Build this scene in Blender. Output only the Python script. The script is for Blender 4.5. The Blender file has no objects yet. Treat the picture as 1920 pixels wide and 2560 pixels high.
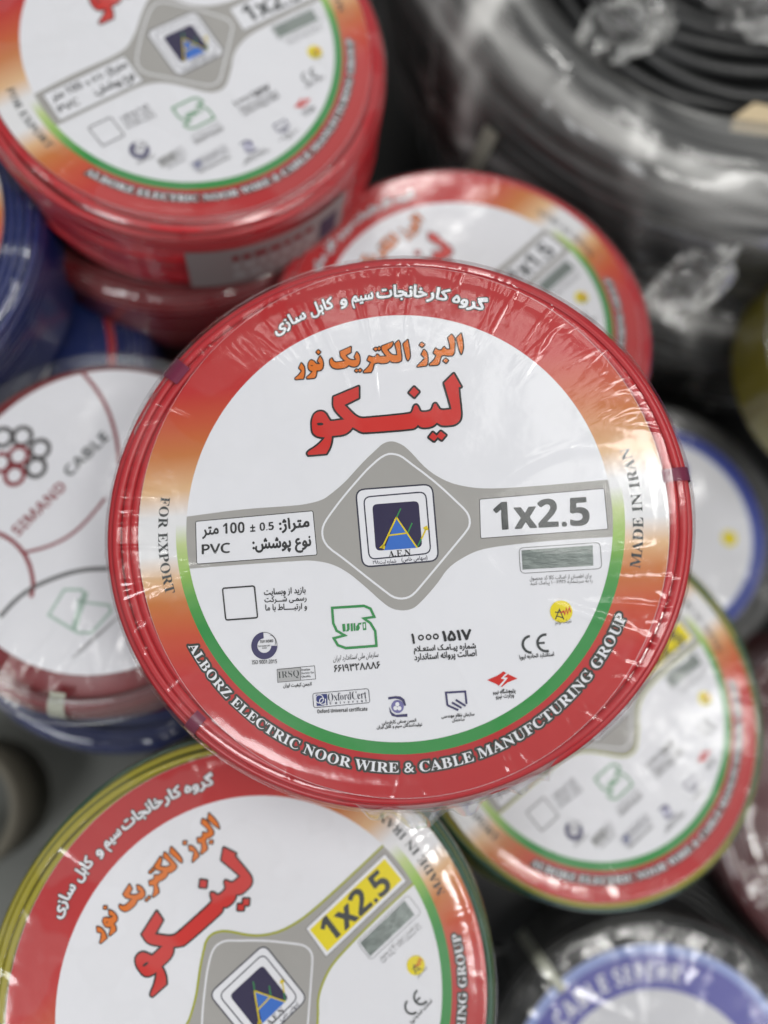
import bpy, math, random
import numpy as np
from mathutils import Matrix, Vector

# ------------------------------------------------------------------ camera, world, lamps, exposure
scene = bpy.context.scene
MM = 0.001
FLOOR = -640.0                                   # floor, millimetres below the lens along the vertical
UP = np.array([0.06, 0.20, 1.0]); UP /= np.linalg.norm(UP)          # the vertical, seen from the tilted phone
YW = np.array([0.0, 1.0, 0.0]) - UP * UP[1]; YW /= np.linalg.norm(YW)
XW = np.cross(YW, UP)
ROT = np.stack([XW, YW, UP])                     # lens frame -> room frame
CAM_Z = -FLOOR
def room(p):                                     # millimetres in the lens frame -> metres in the room
    q = ROT @ np.asarray(p, float); return Vector((q[0] * MM, q[1] * MM, (q[2] + CAM_Z) * MM))
def room_dir(d):
    q = ROT @ np.asarray(d, float); return Vector(q / np.linalg.norm(q))

cam_data = bpy.data.cameras.new("camera")
cam_data.sensor_fit = 'HORIZONTAL'; cam_data.sensor_width = 27.0; cam_data.lens = 27.0
cam_data.clip_start = 0.01; cam_data.clip_end = 50.0
cam_data.dof.use_dof = True; cam_data.dof.focus_distance = 0.287; cam_data.dof.aperture_fstop = 2.9
cam_data.dof.aperture_blades = 0
cam = bpy.data.objects.new("camera", cam_data); scene.collection.objects.link(cam)
m = Matrix(ROT.tolist()).to_4x4(); m.translation = room((0, 0, 0)); cam.matrix_world = m
scene.camera = cam

world = bpy.data.worlds.new("World"); scene.world = world; world.use_nodes = True
world.node_tree.nodes["Background"].inputs[0].default_value = (0.93, 0.97, 1.0, 1)
world.node_tree.nodes["Background"].inputs[1].default_value = 0.15

def lamp(name, pos, target, sx, sy, power, col=(1, 1, 1), spin=0.0):
    d = bpy.data.lights.new(name, 'AREA'); d.shape = 'RECTANGLE'; d.size = sx; d.size_y = sy; d.energy = power; d.color = col
    o = bpy.data.objects.new(name, d); scene.collection.objects.link(o)
    o.location = pos; q = (Vector(target) - Vector(pos)).to_track_quat('-Z', 'Y'); o.rotation_mode = 'QUATERNION'
    o.rotation_quaternion = q @ Matrix.Rotation(spin, 3, 'Z').to_quaternion()
    return o
# fluorescent fittings on the shop ceiling
lamp("ceiling_lamp", (-0.15, 0.55, 2.6), (-0.15, 0.55, 0.0), 0.28, 0.95, 2.2, (1.0, 0.99, 0.95))
lamp("ceiling_lamp", (-0.60, 0.92, 2.6), (-0.60, 0.92, 0.0), 1.45, 0.12, 3.0, (1.0, 0.99, 0.95))
lamp("ceiling_lamp", (-1.86, 0.12, 2.6), (-1.86, 0.12, 0.0), 0.20, 0.22, 2.4, (1.0, 0.99, 0.95))
lamp("ceiling_lamp", (2.36, 0.45, 2.6), (1.2, 0.2, 0.0), 0.16, 0.7, 4, (1.0, 0.99, 0.95))
lamp("ceiling_lamp", (1.00, -0.60, 2.6), (0.2, 0.0, 0.6), 0.5, 0.5, 19, (1.0, 0.985, 0.95))
lamp("ceiling_lamp", (0.62, 0.55, 2.6), (0.3, 0.3, 0.6), 0.3, 1.2, 15, (1.0, 0.985, 0.95))
lamp("ceiling_lamp", (-1.60, -1.4, 2.6), (0.0, 0.0, 0.6), 0.9, 0.9, 32, (0.97, 0.985, 1.0))
lamp("ceiling_lamp", (0.1, 3.6, 2.6), (0.0, 0.0, 0.6), 1.2, 0.5, 29, (1.0, 0.985, 0.95))
lamp("ceiling_lamp", (2.3, -1.2, 2.6), (0.0, 0.0, 0.6), 0.8, 0.8, 14, (1.0, 0.985, 0.95))

scene.view_settings.view_transform = 'Standard'; scene.view_settings.look = 'None'
scene.view_settings.exposure = 0.0; scene.view_settings.gamma = 1.0; scene.view_settings.use_curve_mapping = False
scene.render.engine = 'CYCLES'
scene.cycles.use_denoising = True
scene.cycles.max_bounces = 10; scene.cycles.transparent_max_bounces = 24
scene.cycles.caustics_reflective = False; scene.cycles.caustics_refractive = False

# ------------------------------------------------------------------ helpers
rng = np.random.default_rng(7)
def link(o, parent=None):
    scene.collection.objects.link(o)
    if parent is not None: o.parent = parent
    return o
def empty(name, pose, h, label, cat, group=None):
    """pose: lens-frame centre of the top face (mm), tilt a,b of its normal, turn in degrees; the Empty sits at the base"""
    x, y, z, a, b, th = pose
    n = np.array([a, b, 1.0]); n /= np.linalg.norm(n)
    u = np.cross([0, 1, 0], n); u /= np.linalg.norm(u); v = np.cross(n, u)
    t = math.radians(th); u, v = math.cos(t) * u + math.sin(t) * v, -math.sin(t) * u + math.cos(t) * v
    M3 = Matrix((ROT @ np.stack([u, v, n], 1)).tolist()).to_4x4()
    M3.translation = room(np.array([x, y, z]) - n * h)
    o = bpy.data.objects.new(name, None); o.empty_display_size = 0.02; link(o); o.matrix_world = M3
    return tag(o, label, cat, group)
def tag(o, label=None, cat=None, group=None, kind=None):
    if label: o["label"] = label
    if cat: o["category"] = cat
    if group: o["group"] = group
    if kind: o["kind"] = kind
    return o
def mesh(name, verts, faces, mats, idx=None, smooth=True):
    me = bpy.data.meshes.new(name); me.from_pydata([tuple(v) for v in (np.asarray(verts) * MM)], [], [tuple(f) for f in faces])
    for mt in mats: me.materials.append(mt)
    n = len(me.polygons)
    if idx is not None: me.polygons.foreach_set("material_index", np.asarray(idx, np.int32))
    me.polygons.foreach_set("use_smooth", np.full(n, smooth)); me.update()
    return me
def obj(name, me, parent=None):
    return link(bpy.data.objects.new(name, me), parent)
def grid_faces(nu, nv, wrap=True):
    f = []
    for i in range(nu if wrap else nu - 1):
        j = (i + 1) % nu; a = np.arange(nv - 1)
        f.append(np.stack([i * nv + a, j * nv + a, j * nv + a + 1, i * nv + a + 1], 1))
    return np.vstack(f)

# ------------------------------------------------------------------ materials
def node_mat(name):
    mt = bpy.data.materials.new(name); mt.use_nodes = True; nt = mt.node_tree
    return mt, nt, nt.nodes["Principled BSDF"], nt.nodes["Material Output"]
def sock(b, n, v):
    if n in b.inputs: b.inputs[n].default_value = v
def add_bump(nt, b, scale, dist, strength=0.5, coords='Object', detail=4, stretch=(1, 1, 1), extra=None):
    tc = nt.nodes.new('ShaderNodeTexCoord'); mp = nt.nodes.new('ShaderNodeMapping'); mp.inputs['Scale'].default_value = stretch
    nz = nt.nodes.new('ShaderNodeTexNoise'); nz.inputs['Scale'].default_value = scale; nz.inputs['Detail'].default_value = detail
    bp = nt.nodes.new('ShaderNodeBump'); bp.inputs['Distance'].default_value = dist; bp.inputs['Strength'].default_value = strength
    nt.links.new(tc.outputs[coords], mp.inputs[0]); nt.links.new(mp.outputs[0], nz.inputs['Vector']); nt.links.new(nz.outputs[0], bp.inputs['Height'])
    nt.links.new(bp.outputs[0], b.inputs['Normal'])
    if extra is not None: nt.links.new(extra.outputs[0], bp.inputs['Normal'])
    return bp
def paper_finish(nt, b):
    """coated paper: shallow dents and cockles over the whole sheet"""
    b1 = add_bump(nt, b, 34.0, 0.0022, 0.5, detail=3)
    add_bump(nt, b, 900.0, 0.00004, 0.35, detail=2, extra=b1)
    sock(b, 'Roughness', 0.42); sock(b, 'Specular IOR Level', 0.32)
INKS = {}
def ink(name, col, metal=0.0):
    if name not in INKS:
        mt, nt, b, out = node_mat("print_" + name); sock(b, 'Base Color', (*col, 1)); sock(b, 'Metallic', metal); paper_finish(nt, b); INKS[name] = mt
    return INKS[name]
INK = dict(white=(.78, .785, .83), black=(.012, .011, .01), ink=(.022, .022, .024), ink2=(.16, .16, .165), charcoal=(.05, .056, .058),
    red=(.60, .018, .012), orange=(.72, .17, .012), outline=(.035, .036, .03), grey=(.36, .35, .335), grey2=(.42, .42, .43), navyline=(.03, .03, .055),
    navy=(.022, .016, .062), blue=(.035, .15, .55), green=(.03, .26, .07), gold=(.72, .56, .01), purple=(.04, .035, .12), violet=(.16, .15, .36),
    navyblue=(.02, .03, .17), yellow=(.80, .66, .004), lime=(.36, .38, .01), darkred=(.25, .025, .035), palegreen=(.38, .52, .45), dimblack=(.075, .07, .07))
def ramp_ink(name, stops):
    """print whose colour runs up and down the sheet; stops are (mm above the sheet's middle, colour)"""
    mt, nt, b, out = node_mat("print_" + name)
    tc = nt.nodes.new('ShaderNodeTexCoord'); sp = nt.nodes.new('ShaderNodeSeparateXYZ'); mr = nt.nodes.new('ShaderNodeMapRange'); cr = nt.nodes.new('ShaderNodeValToRGB')
    mr.inputs['From Min'].default_value = -0.1; mr.inputs['From Max'].default_value = 0.1
    nt.links.new(tc.outputs['Object'], sp.inputs[0]); nt.links.new(sp.outputs['Y'], mr.inputs['Value']); nt.links.new(mr.outputs[0], cr.inputs[0])
    el = cr.color_ramp.elements
    while len(el) > 1: el.remove(el[-1])
    el[0].position = (stops[0][0] + 100) / 200; el[0].color = (*stops[0][1], 1)
    for y, c in stops[1:]:
        e = el.new((y + 100) / 200); e.color = (*c, 1)
    nt.links.new(cr.outputs[0], b.inputs['Base Color']); paper_finish(nt, b); return mt
RED, DRED, ORA, PEA, WHI = (.50, .022, .022), (.43, .011, .015), (.55, .17, .035), (.72, .45, .24), (.76, .76, .78)
BAND = ramp_ink("red_border", [(-100, DRED), (-52, RED), (-37, (.55, .075, .028)), (-24, ORA), (-15, PEA), (-6, WHI), (9, WHI), (19, PEA), (33, ORA), (45, (.54, .085, .03)), (58, RED), (100, DRED)])
GREEN = ramp_ink("green_ring", [(-100, (.03, .26, .055)), (-34, (.03, .26, .055)), (-22, (.10, .34, .06)), (-12, (.30, .50, .10)), (-2, (.52, .62, .28)), (6, WHI), (100, WHI)])
def foil():
    mt, nt, b, out = node_mat("hologram_foil"); sock(b, 'Base Color', (.20, .23, .22, 1)); sock(b, 'Metallic', .85); sock(b, 'Roughness', .38)
    add_bump(nt, b, 420, .0005, .9, stretch=(.35, 1.6, 1), detail=3); return mt
FOIL = foil()

def pvc(name, col, rough=.34):
    mt, nt, b, out = node_mat(name); sock(b, 'Base Color', (*col, 1)); sock(b, 'Roughness', rough); sock(b, 'Specular IOR Level', .5)
    add_bump(nt, b, 500, .00008, .25, detail=2); return mt
RED_PVC = pvc("red_pvc", (.47, .012, .02)); YEL_PVC = pvc("yellow_pvc", (.33, .285, .011)); GRN_PVC = pvc("green_pvc", (.010, .085, .04))
BLU_PVC = pvc("blue_pvc", (.006, .017, .12)); BLK_PVC = pvc("black_pvc", (.010, .0105, .011), .42); MAR_PVC = pvc("maroon_pvc", (.075, .007, .010))
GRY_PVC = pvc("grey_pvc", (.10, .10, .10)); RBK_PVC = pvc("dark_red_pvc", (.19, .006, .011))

def film_mat(name, gloss=1.0, haze=.014, tint=(1, 1, 1), rough=.14, bump=.0006, scale=60, stretch=(1, 1, 1), milky=False, lo=.47, hi=.505):
    mt, nt, b, out = node_mat(name); nt.nodes.remove(b)
    tr = nt.nodes.new('ShaderNodeBsdfTransparent'); tr.inputs[0].default_value = (*[.985 * t for t in tint], 1)
    gl = nt.nodes.new('ShaderNodeBsdfGlossy'); gl.inputs['Roughness'].default_value = rough; gl.inputs['Color'].default_value = (1, 1, 1, 1)
    df = nt.nodes.new('ShaderNodeBsdfDiffuse'); df.inputs['Color'].default_value = (.8, .8, .78, 1)
    fr = nt.nodes.new('ShaderNodeFresnel'); fr.inputs['IOR'].default_value = 1.5
    mu = nt.nodes.new('ShaderNodeMath'); mu.operation = 'MULTIPLY'; mu.inputs[1].default_value = 1.25 * gloss
    mn = nt.nodes.new('ShaderNodeMath'); mn.operation = 'MINIMUM'; mn.inputs[1].default_value = .20 * gloss
    nz = nt.nodes.new('ShaderNodeTexNoise'); nz.inputs['Scale'].default_value = 27; nz.inputs['Detail'].default_value = 2
    tc = nt.nodes.new('ShaderNodeTexCoord'); mr = nt.nodes.new('ShaderNodeMapRange')
    mr.inputs['From Min'].default_value = lo; mr.inputs['From Max'].default_value = hi; mr.inputs['To Min'].default_value = haze * .35; mr.inputs['To Max'].default_value = haze * 1.6
    m1 = nt.nodes.new('ShaderNodeMixShader'); m2 = nt.nodes.new('ShaderNodeMixShader')
    nt.links.new(tc.outputs['Object'], nz.inputs['Vector']); nt.links.new(nz.outputs[0], mr.inputs['Value']); nt.links.new(mr.outputs[0], m1.inputs[0])
    nt.links.new(tr.outputs[0], m1.inputs[1]); nt.links.new(df.outputs[0], m1.inputs[2])
    nt.links.new(fr.outputs[0], mu.inputs[0]); nt.links.new(mu.outputs[0], mn.inputs[0]); nt.links.new(mn.outputs[0], m2.inputs[0]); nt.links.new(m1.outputs[0], m2.inputs[1]); nt.links.new(gl.outputs[0], m2.inputs[2])
    if milky:
        vc = nt.nodes.new('ShaderNodeVertexColor'); vc.layer_name = 'milky'
        nt.links.new(vc.outputs[0], m1.inputs[0])
    bp = add_bump(nt, gl, scale, bump, .6, detail=3, stretch=stretch); nt.links.new(bp.outputs[0], fr.inputs['Normal'])
    nt.links.new(m2.outputs[0], out.inputs['Surface']); return mt
FILM = film_mat("shrink_film")
FILM_NEAR = film_mat("shrink_film_neighbours", 1.0, .028)
FILM_SOFT = film_mat("shrink_film_loose", 1.0, .018, rough=.14, bump=.001)
FILM_GREY = film_mat("stretch_wrap", 1.6, .09, (.80, .80, .80), rough=.15, bump=.0022, scale=22)
FILM_CLOUD = film_mat("cloudy_stretch_wrap", .65, .1, (.85, .85, .85), rough=.2, bump=.0018, scale=22, milky=True)
FILM_FLAP = film_mat("loose_film_end", 1.5, .16, rough=.15, bump=.001)
FILM_BAG = film_mat("crumpled_plastic", 1.6, .22, rough=.12, bump=.002, scale=45)

def matte(name, col, rough=.7, bump=None):
    mt, nt, b, out = node_mat(name); sock(b, 'Base Color', (*col, 1)); sock(b, 'Roughness', rough)
    if bump: add_bump(nt, b, *bump)
    return mt
FLOOR_MAT = matte("shaded_floor", (.008, .008, .008), .8, (30, .001, .3)); LIT_FLOOR = matte("lit_floor_slab", (.125, .13, .118), .6, (40, .0008, .3)); CORE = matte("grey_core", (.17, .155, .12), .8, (200, .0003, .4)); CARD = matte("cardboard", (.55, .44, .28), .8, (200, .0003, .4))  # floor tone carries the shade of the gaps; slab tone is the lit floor
TAPE = matte("purple_tape", (.17, .012, .05), .3); STICKER = matte("sticker_paper", (.30, .265, .265), .5); TAPE_PALE = matte("pale_tape", (.45, .46, .38), .45)

# ------------------------------------------------------------------ label artwork, set out in the sheet's own plane
# every drawing point was measured on an enlargement: (left, top, scale) of that enlargement, then brought into sheet millimetres
ZOOMS = dict(Z1=(640,680,2.592),Z2=(400,1180,3.456),Z3=(780,1150,3.7705),Z4=(1120,1100,2.765),Z5=(440,1480,2.765),Z6=(900,1480,2.370),
 R3=(560,1640,4.1475),R4=(940,1700,4.1475),R5=(1300,1560,4.1475),LK=(750,920,3.95),LB=(895,820,5.925),NR=(725,860,7.213),S=(0,0,1),SS=(0,820,2.048))
Z = ZOOMS
def sheet_plane(par):
    cx,cy,cz,a_,b_=par; n=np.array([a_,b_,1.]); n/=np.linalg.norm(n); c=np.array([cx,cy,cz])
    u=np.cross([0,1,0],n); u/=np.linalg.norm(u); v=np.cross(n,u)
    def f(p):
        d=np.stack([(p[:,0]-960)/1920,-(p[:,1]-1280)/1920,-np.ones(len(p))],1); q=d*((c@n)/(d@n))[:,None]-c
        return np.stack([q@u,q@v],1)
    return f
plane_of=sheet_plane((2.9592,-3.6068,-286.4998,-0.1323,0.1225))
TH=math.radians(4.963); ROT2=np.array([[math.cos(TH),math.sin(TH)],[-math.sin(TH),math.cos(TH)]])
PXMM=0.15085
def src(z,p): ox,oy,s=Z[z]; p=np.asarray(p,float).reshape(-1,2); return p/s+np.array([ox,oy])
def lab(z,p): return plane_of(src(z,p))@ROT2.T
# ---------- shaping
FORMS={'ا':(0xFE8D,0xFE8E),'آ':(0xFE81,0xFE82),'ب':(0xFE8F,0xFE90,0xFE91,0xFE92),'پ':(0xFB56,0xFB57,0xFB58,0xFB59),'ت':(0xFE95,0xFE96,0xFE97,0xFE98),'ث':(0xFE99,0xFE9A,0xFE9B,0xFE9C),'ج':(0xFE9D,0xFE9E,0xFE9F,0xFEA0),'ح':(0xFEA1,0xFEA2,0xFEA3,0xFEA4),'خ':(0xFEA5,0xFEA6,0xFEA7,0xFEA8),'د':(0xFEA9,0xFEAA),'ر':(0xFEAD,0xFEAE),'ز':(0xFEAF,0xFEB0),'ژ':(0xFB8A,0xFB8B),'س':(0xFEB1,0xFEB2,0xFEB3,0xFEB4),'ش':(0xFEB5,0xFEB6,0xFEB7,0xFEB8),'ص':(0xFEB9,0xFEBA,0xFEBB,0xFEBC),'ط':(0xFEC1,0xFEC2,0xFEC3,0xFEC4),'ظ':(0xFEC5,0xFEC6,0xFEC7,0xFEC8),'ع':(0xFEC9,0xFECA,0xFECB,0xFECC),'ف':(0xFED1,0xFED2,0xFED3,0xFED4),'ک':(0xFB8E,0xFB8F,0xFB90,0xFB91),'گ':(0xFB92,0xFB93,0xFB94,0xFB95),'ل':(0xFEDD,0xFEDE,0xFEDF,0xFEE0),'م':(0xFEE1,0xFEE2,0xFEE3,0xFEE4),'ن':(0xFEE5,0xFEE6,0xFEE7,0xFEE8),'ه':(0xFEE9,0xFEEA,0xFEEB,0xFEEC),'و':(0xFEED,0xFEEE),'ی':(0xFBFC,0xFBFD,0xFBFE,0xFBFF)}
def shape(t):
    t=t.replace('لا','\u0001'); FORMS['\u0001']=(0xFEFB,0xFEFC)
    out=[]
    for i,c in enumerate(t):
        if c=='ـ': out.append('ـ'); continue
        if c not in FORMS: out.append(c); continue
        pj= i>0 and (t[i-1]=='ـ' or (t[i-1] in FORMS and len(FORMS[t[i-1]])==4))
        nj= i<len(t)-1 and len(FORMS[c])==4 and (t[i+1]=='ـ' or t[i+1] in FORMS)
        f=FORMS[c]; out.append(chr(f[3] if pj and nj else f[1] if pj else f[2] if nj else f[0]))
    # reverse except digit runs
    r=[];run=[]
    for ch in reversed(out):
        if ch in '۰۱۲۳۴۵۶۷۸۹0123456789': run.insert(0,ch)
        else: r+=run; run=[]; r.append(ch)
    r+=run
    m={'(':')',')':'('}
    return ''.join(m.get(c,c) for c in r)
def ser(t): return ''.join(chr(0x1D400+ord(c)-65) if c.isupper() else chr(0x1D41A+ord(c)-97) if c.islower() else chr(0x1D7CE+ord(c)-48) if c.isdigit() else c for c in t)
def sans(t): return ''.join(chr(0x1D5D4+ord(c)-65) if c.isupper() else chr(0x1D5EE+ord(c)-97) if c.islower() else chr(0x1D7EC+ord(c)-48) if c.isdigit() else c for c in t)
def reg(t): return ''.join(chr(0x1D5A0+ord(c)-65) if c.isupper() else chr(0x1D5BA+ord(c)-97) if c.islower() else chr(0x1D7E2+ord(c)-48) if c.isdigit() else c for c in t)
def ital(t): return ''.join(chr(0x1D63C+ord(c)-65) if c.isupper() else chr(0x1D656+ord(c)-97) if c.islower() else c for c in t)
def outlines(t,sp=1.0):
    c=bpy.data.curves.new('t','FONT'); c.body=t; c.size=1; c.resolution_u=4; c.space_character=sp
    o=bpy.data.objects.new('t',c); scene.collection.objects.link(o)
    bpy.context.view_layer.update()
    cu=o.to_curve(bpy.context.evaluated_depsgraph_get()); polys=[]
    for s in cu.splines:
        pts=[]
        if s.type=='BEZIER':
            bp=s.bezier_points; n=len(bp)
            for i in range(n):
                p0=np.array(bp[i].co[:2]);h0=np.array(bp[i].handle_right[:2]);p1=np.array(bp[(i+1)%n].co[:2]);h1=np.array(bp[(i+1)%n].handle_left[:2])
                for k in range(5):
                    u=k/5; pts.append((1-u)**3*p0+3*(1-u)**2*u*h0+3*(1-u)*u*u*h1+u**3*p1)
        else: pts=[np.array(p.co[:2]) for p in s.points]
        polys.append(np.array(pts))
    o.to_curve_clear(); bpy.data.objects.remove(o)
    return polys
# ---------- raster
def raster(polys,s,pad,org,shape_,evenodd=False):
    h,w=shape_; acc=np.zeros((h,w+1),np.int16)
    for p in polys:
        q=(p-org)*s+pad; n=len(q)
        for i in range(n):
            x0,y0=q[i]; x1,y1=q[(i+1)%n]
            if y0==y1: continue
            d=1 if y1>y0 else -1
            if d<0: x0,y0,x1,y1=x1,y1,x0,y0
            r0=max(0,math.ceil(y0-.5)); r1=min(h-1,math.ceil(y1-.5)-1)
            for r in range(r0,r1+1):
                x=x0+(r+.5-y0)*(x1-x0)/(y1-y0); acc[r,min(w,max(0,math.ceil(x-.5)))]+=d
    wn=np.cumsum(acc,1)[:,:w]
    return (wn%2!=0) if evenodd else (wn!=0)
def dil(m,r):
    if r==0: return m
    if r<0: return ~dil(~m,-r)
    out=m.copy(); R=int(math.ceil(r)); h,w=m.shape
    for dy in range(-R,R+1):
        for dx in range(-R,R+1):
            d=math.hypot(dx,dy)
            if d<=r and d>r-1.5:
                out[max(0,dy):h+min(0,dy),max(0,dx):w+min(0,dx)]|=m[max(0,-dy):h+min(0,-dy),max(0,-dx):w+min(0,-dx)]
    return out
def contours(m):
    f=np.pad(m.astype(float),2)
    for _ in range(2):
        f=(np.roll(f,1,0)+2*f+np.roll(f,-1,0))/4; f=(np.roll(f,1,1)+2*f+np.roll(f,-1,1))/4
    h,w=f.shape; b=f>.5; seg={}
    def ex(y,x): # horizontal edge between (y,x),(y,x+1)
        return (x+(.5-f[y,x])/(f[y,x+1]-f[y,x]),y)
    def ey(y,x): return (x,y+(.5-f[y,x])/(f[y+1,x]-f[y,x]))
    idx=b[:-1,:-1]*1+b[:-1,1:]*2+b[1:,1:]*4+b[1:,:-1]*8
    ys,xs=np.nonzero((idx!=0)&(idx!=15))
    nxt={}; pos={}
    for y,x in zip(ys,xs):
        i=idx[y,x]; T=('h',y,x);B=('h',y+1,x);Lf=('v',y,x);Rt=('v',y,x+1)
        tab={1:[(Lf,T)],2:[(T,Rt)],3:[(Lf,Rt)],4:[(Rt,B)],5:[(Lf,T),(Rt,B)],6:[(T,B)],7:[(Lf,B)],8:[(B,Lf)],9:[(B,T)],10:[(T,Rt),(B,Lf)],11:[(B,Rt)],12:[(Rt,Lf)],13:[(Rt,T)],14:[(T,Lf)]}[i]
        for a_,b_ in tab:
            nxt[a_]=b_
            for k in (a_,b_):
                if k not in pos: pos[k]=ex(k[1],k[2]) if k[0]=='h' else ey(k[1],k[2])
    res=[]
    while nxt:
        st=next(iter(nxt)); k=st; loop=[]
        while k in nxt: loop.append(pos[k]); k=nxt.pop(k)
        res.append(np.array(loop)-2+.5)
    return res
def dp(p,tol):
    n=len(p)
    if n<4: return p
    i0=0; i1=int(np.argmax(((p-p[0])**2).sum(1)))
    def rec(q):
        if len(q)<3: return [q[0]]
        d=q[-1]-q[0]; L_=np.hypot(*d)
        dist=np.abs((q[:,0]-q[0,0])*d[1]-(q[:,1]-q[0,1])*d[0])/L_ if L_>1e-9 else np.hypot(*(q-q[0]).T)
        k=int(dist.argmax())
        if dist[k]<tol: return [q[0]]
        return rec(q[:k+1])+rec(q[k:])
    a_=rec(p[i0:i1+1]); b_=rec(np.vstack([p[i1:],p[:1]]))
    return np.array(a_+b_)
def area(p): return .5*abs(np.dot(p[:,0],np.roll(p[:,1],-1))-np.dot(p[:,1],np.roll(p[:,0],-1)))
def trace(polys,res,dils,tol=.45,minarea=3,evenodd=False):
    """raster polygons (any units), ink height -> res px; return list per dilation(px) of polys in ORIGINAL units"""
    allp=np.vstack(polys); lo,hi=allp.min(0),allp.max(0); s=res/(hi[1]-lo[1]); pad=max(max(dils),0)+4
    shp=(int((hi[1]-lo[1])*s+2*pad+2),int((hi[0]-lo[0])*s+2*pad+2))
    m=raster(polys,s,pad,lo,shp,evenodd); outs=[]
    for d in dils:
        cs=[dp(c,tol) for c in contours(dil(m,d))]
        outs.append([(c-pad)/s+lo for c in cs if len(c)>=3 and area(c)>minarea])
    return outs,s
LAYERS=[]  # (part, mat, z level, polys mm)
def add(part,mat,z,polys): LAYERS.append((part,mat,z,[np.asarray(p) for p in polys if len(p)>=3]))
def bbox(polys): a_=np.vstack(polys); return a_.min(0),a_.max(0)
def line(t,z,Lp,Rp,h,mat='ink',part='printed_lettering',res=56,d=0,sp=1.0,lev=6,raw=False,shear=0,tol=.45):
    pl=outlines(t,sp); (o,),s=trace(pl,res,[d],tol=tol); lo,hi=bbox(o)
    A=lab(z,[Lp])[0]; B=lab(z,[Rp])[0]; hh=h/Z[z][2]*PXMM; ux=B-A; W_=np.linalg.norm(ux); ux/=W_; uy=np.array([-ux[1],ux[0]])
    out=[]
    for p in o:
        q=(p-lo)/(hi-lo); out.append(A+np.outer(q[:,0]*W_+shear*(q[:,1]-.5)*hh,ux)+np.outer((q[:,1]-.5)*hh,uy))
    add(part,mat,lev,out)
def pol(z,pts): return lab(z,pts)
def rrect(z,c4,r,n=5):
    q=lab(z,c4); r=r/Z[z][2]*PXMM; out=[]
    for i in range(4):
        p=q[i]; a_=q[i-1]-p; b_=q[(i+1)%4]-p; a_/=np.linalg.norm(a_); b_/=np.linalg.norm(b_)
        for k in range(n+1):
            t=k/n; out.append(p+a_*r*(1-t)**2+b_*r*t**2)
    return np.array(out)
def circ(z,c,r,n=40,a0=0,a1=360,rot=0):
    c=lab(z,[c])[0]; r=r/Z[z][2]*PXMM
    t=np.radians(np.linspace(a0,a1,n+1)[:n] if a1-a0==360 else np.linspace(a0,a1,n)); return c+r*np.stack([np.cos(t),np.sin(t)],1)
def arc(z,c,r0,r1,a0,a1,n=24):
    c=lab(z,[c])[0]; k=PXMM/Z[z][2]; t=np.radians(np.linspace(a0,a1,n)); d=np.stack([np.cos(t),np.sin(t)],1)
    return np.vstack([c+r0*k*d,(c+r1*k*d)[::-1]])
def stroke_mm(q,w,closed=False):
    """thick polyline as one polygon (or ring pair)"""
    q=np.asarray(q); n=len(q); off=[]
    for i in range(n):
        a_=q[i]-q[i-1] if (closed or i>0) else q[1]-q[0]; b_=q[(i+1)%n]-q[i] if (closed or i<n-1) else q[-1]-q[-2]
        a_=a_/np.linalg.norm(a_); b_=b_/np.linalg.norm(b_); t=a_+b_; t/=max(1e-6,np.linalg.norm(t)); nn=np.array([-t[1],t[0]]); c=max(.4,abs(nn@np.array([-a_[1],a_[0]]))); off.append(nn/c*w/2)
    off=np.array(off); l,r=q+off,q-off
    return [l,r] if closed else [np.vstack([l,r[::-1]])]
def stroke(z,pts,w,closed=False): return stroke_mm(lab(z,pts),w/Z[z][2]*PXMM,closed)
def smooth(p,it=2):
    for _ in range(it):
        q=.75*p+.25*np.roll(p,-1,0); r=.25*p+.75*np.roll(p,-1,0); p=np.stack([q,r],1).reshape(-1,2)
    return p
def frame(z,c4,r,w):
    o=rrect(z,c4,r); c=o.mean(0); k=w/Z[z][2]*PXMM; q=rrect(z,c4,max(r-w,2)); 
    d=np.abs(q-c).max(0); q=c+(q-c)*(d-k)/d
    return o,q
# ---------- grey panel
def conv(*gs):
    out=[]
    for z,ps in gs: out+=[tuple(x) for x in src(z,ps)]
    return out
top=conv(('Z2',[(245,385),(700,322),(1100,296),(1250,282),(1400,245)]),('Z3',[(180,320),(300,220),(400,110),(500,0)]),('Z1',[(780,1150),(820,1112),(870,1095),(920,1105),(980,1140)]),('Z3',[(1080,92),(1250,195),(1400,245),(1640,275)]),('Z4',[(600,320),(1100,275)]))
bot=conv(('Z4',[(1140,668),(800,688),(500,715),(250,748),(130,795),(0,880)]),('Z3',[(1180,1170),(1000,1370),(930,1410),(850,1420),(760,1405),(680,1355),(500,1190),(330,1050),(180,975),(0,945)]),('Z2',[(1200,768),(700,800),(270,835)]))
tp=lab('S',top); bt=lab('S',bot)
def openchain(p,it=2):
    for _ in range(it):
        q=[p[0]]
        for i in range(len(p)-1): q+= [.75*p[i]+.25*p[i+1],.25*p[i]+.75*p[i+1]]
        q.append(p[-1]); p=np.array(q)
    return p
tp,bt=openchain(tp),openchain(bt)
def toR(p,R=80.0):  # extend end to circle radius
    return p
# clamp arm ends onto circle
def endpt(y,sgn): return np.array([sgn*math.sqrt(80.2**2-y*y),y])
yl0,yr0,yr1,yl1=tp[0][1],tp[-1][1],bt[0][1],bt[-1][1]
arcR=[np.array([80.0*math.cos(t),80.0*math.sin(t)]) for t in np.linspace(math.asin(yr0/80),math.asin(yr1/80),8)]
arcL=[np.array([-80.0*math.cos(t),80.0*math.sin(t)]) for t in np.linspace(math.asin(yl1/80),math.asin(yl0/80),8)]
grey=np.vstack([tp[1:-1],arcR,bt[1:-1],arcL])
add('printed_panel','grey',2,[grey])
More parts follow.
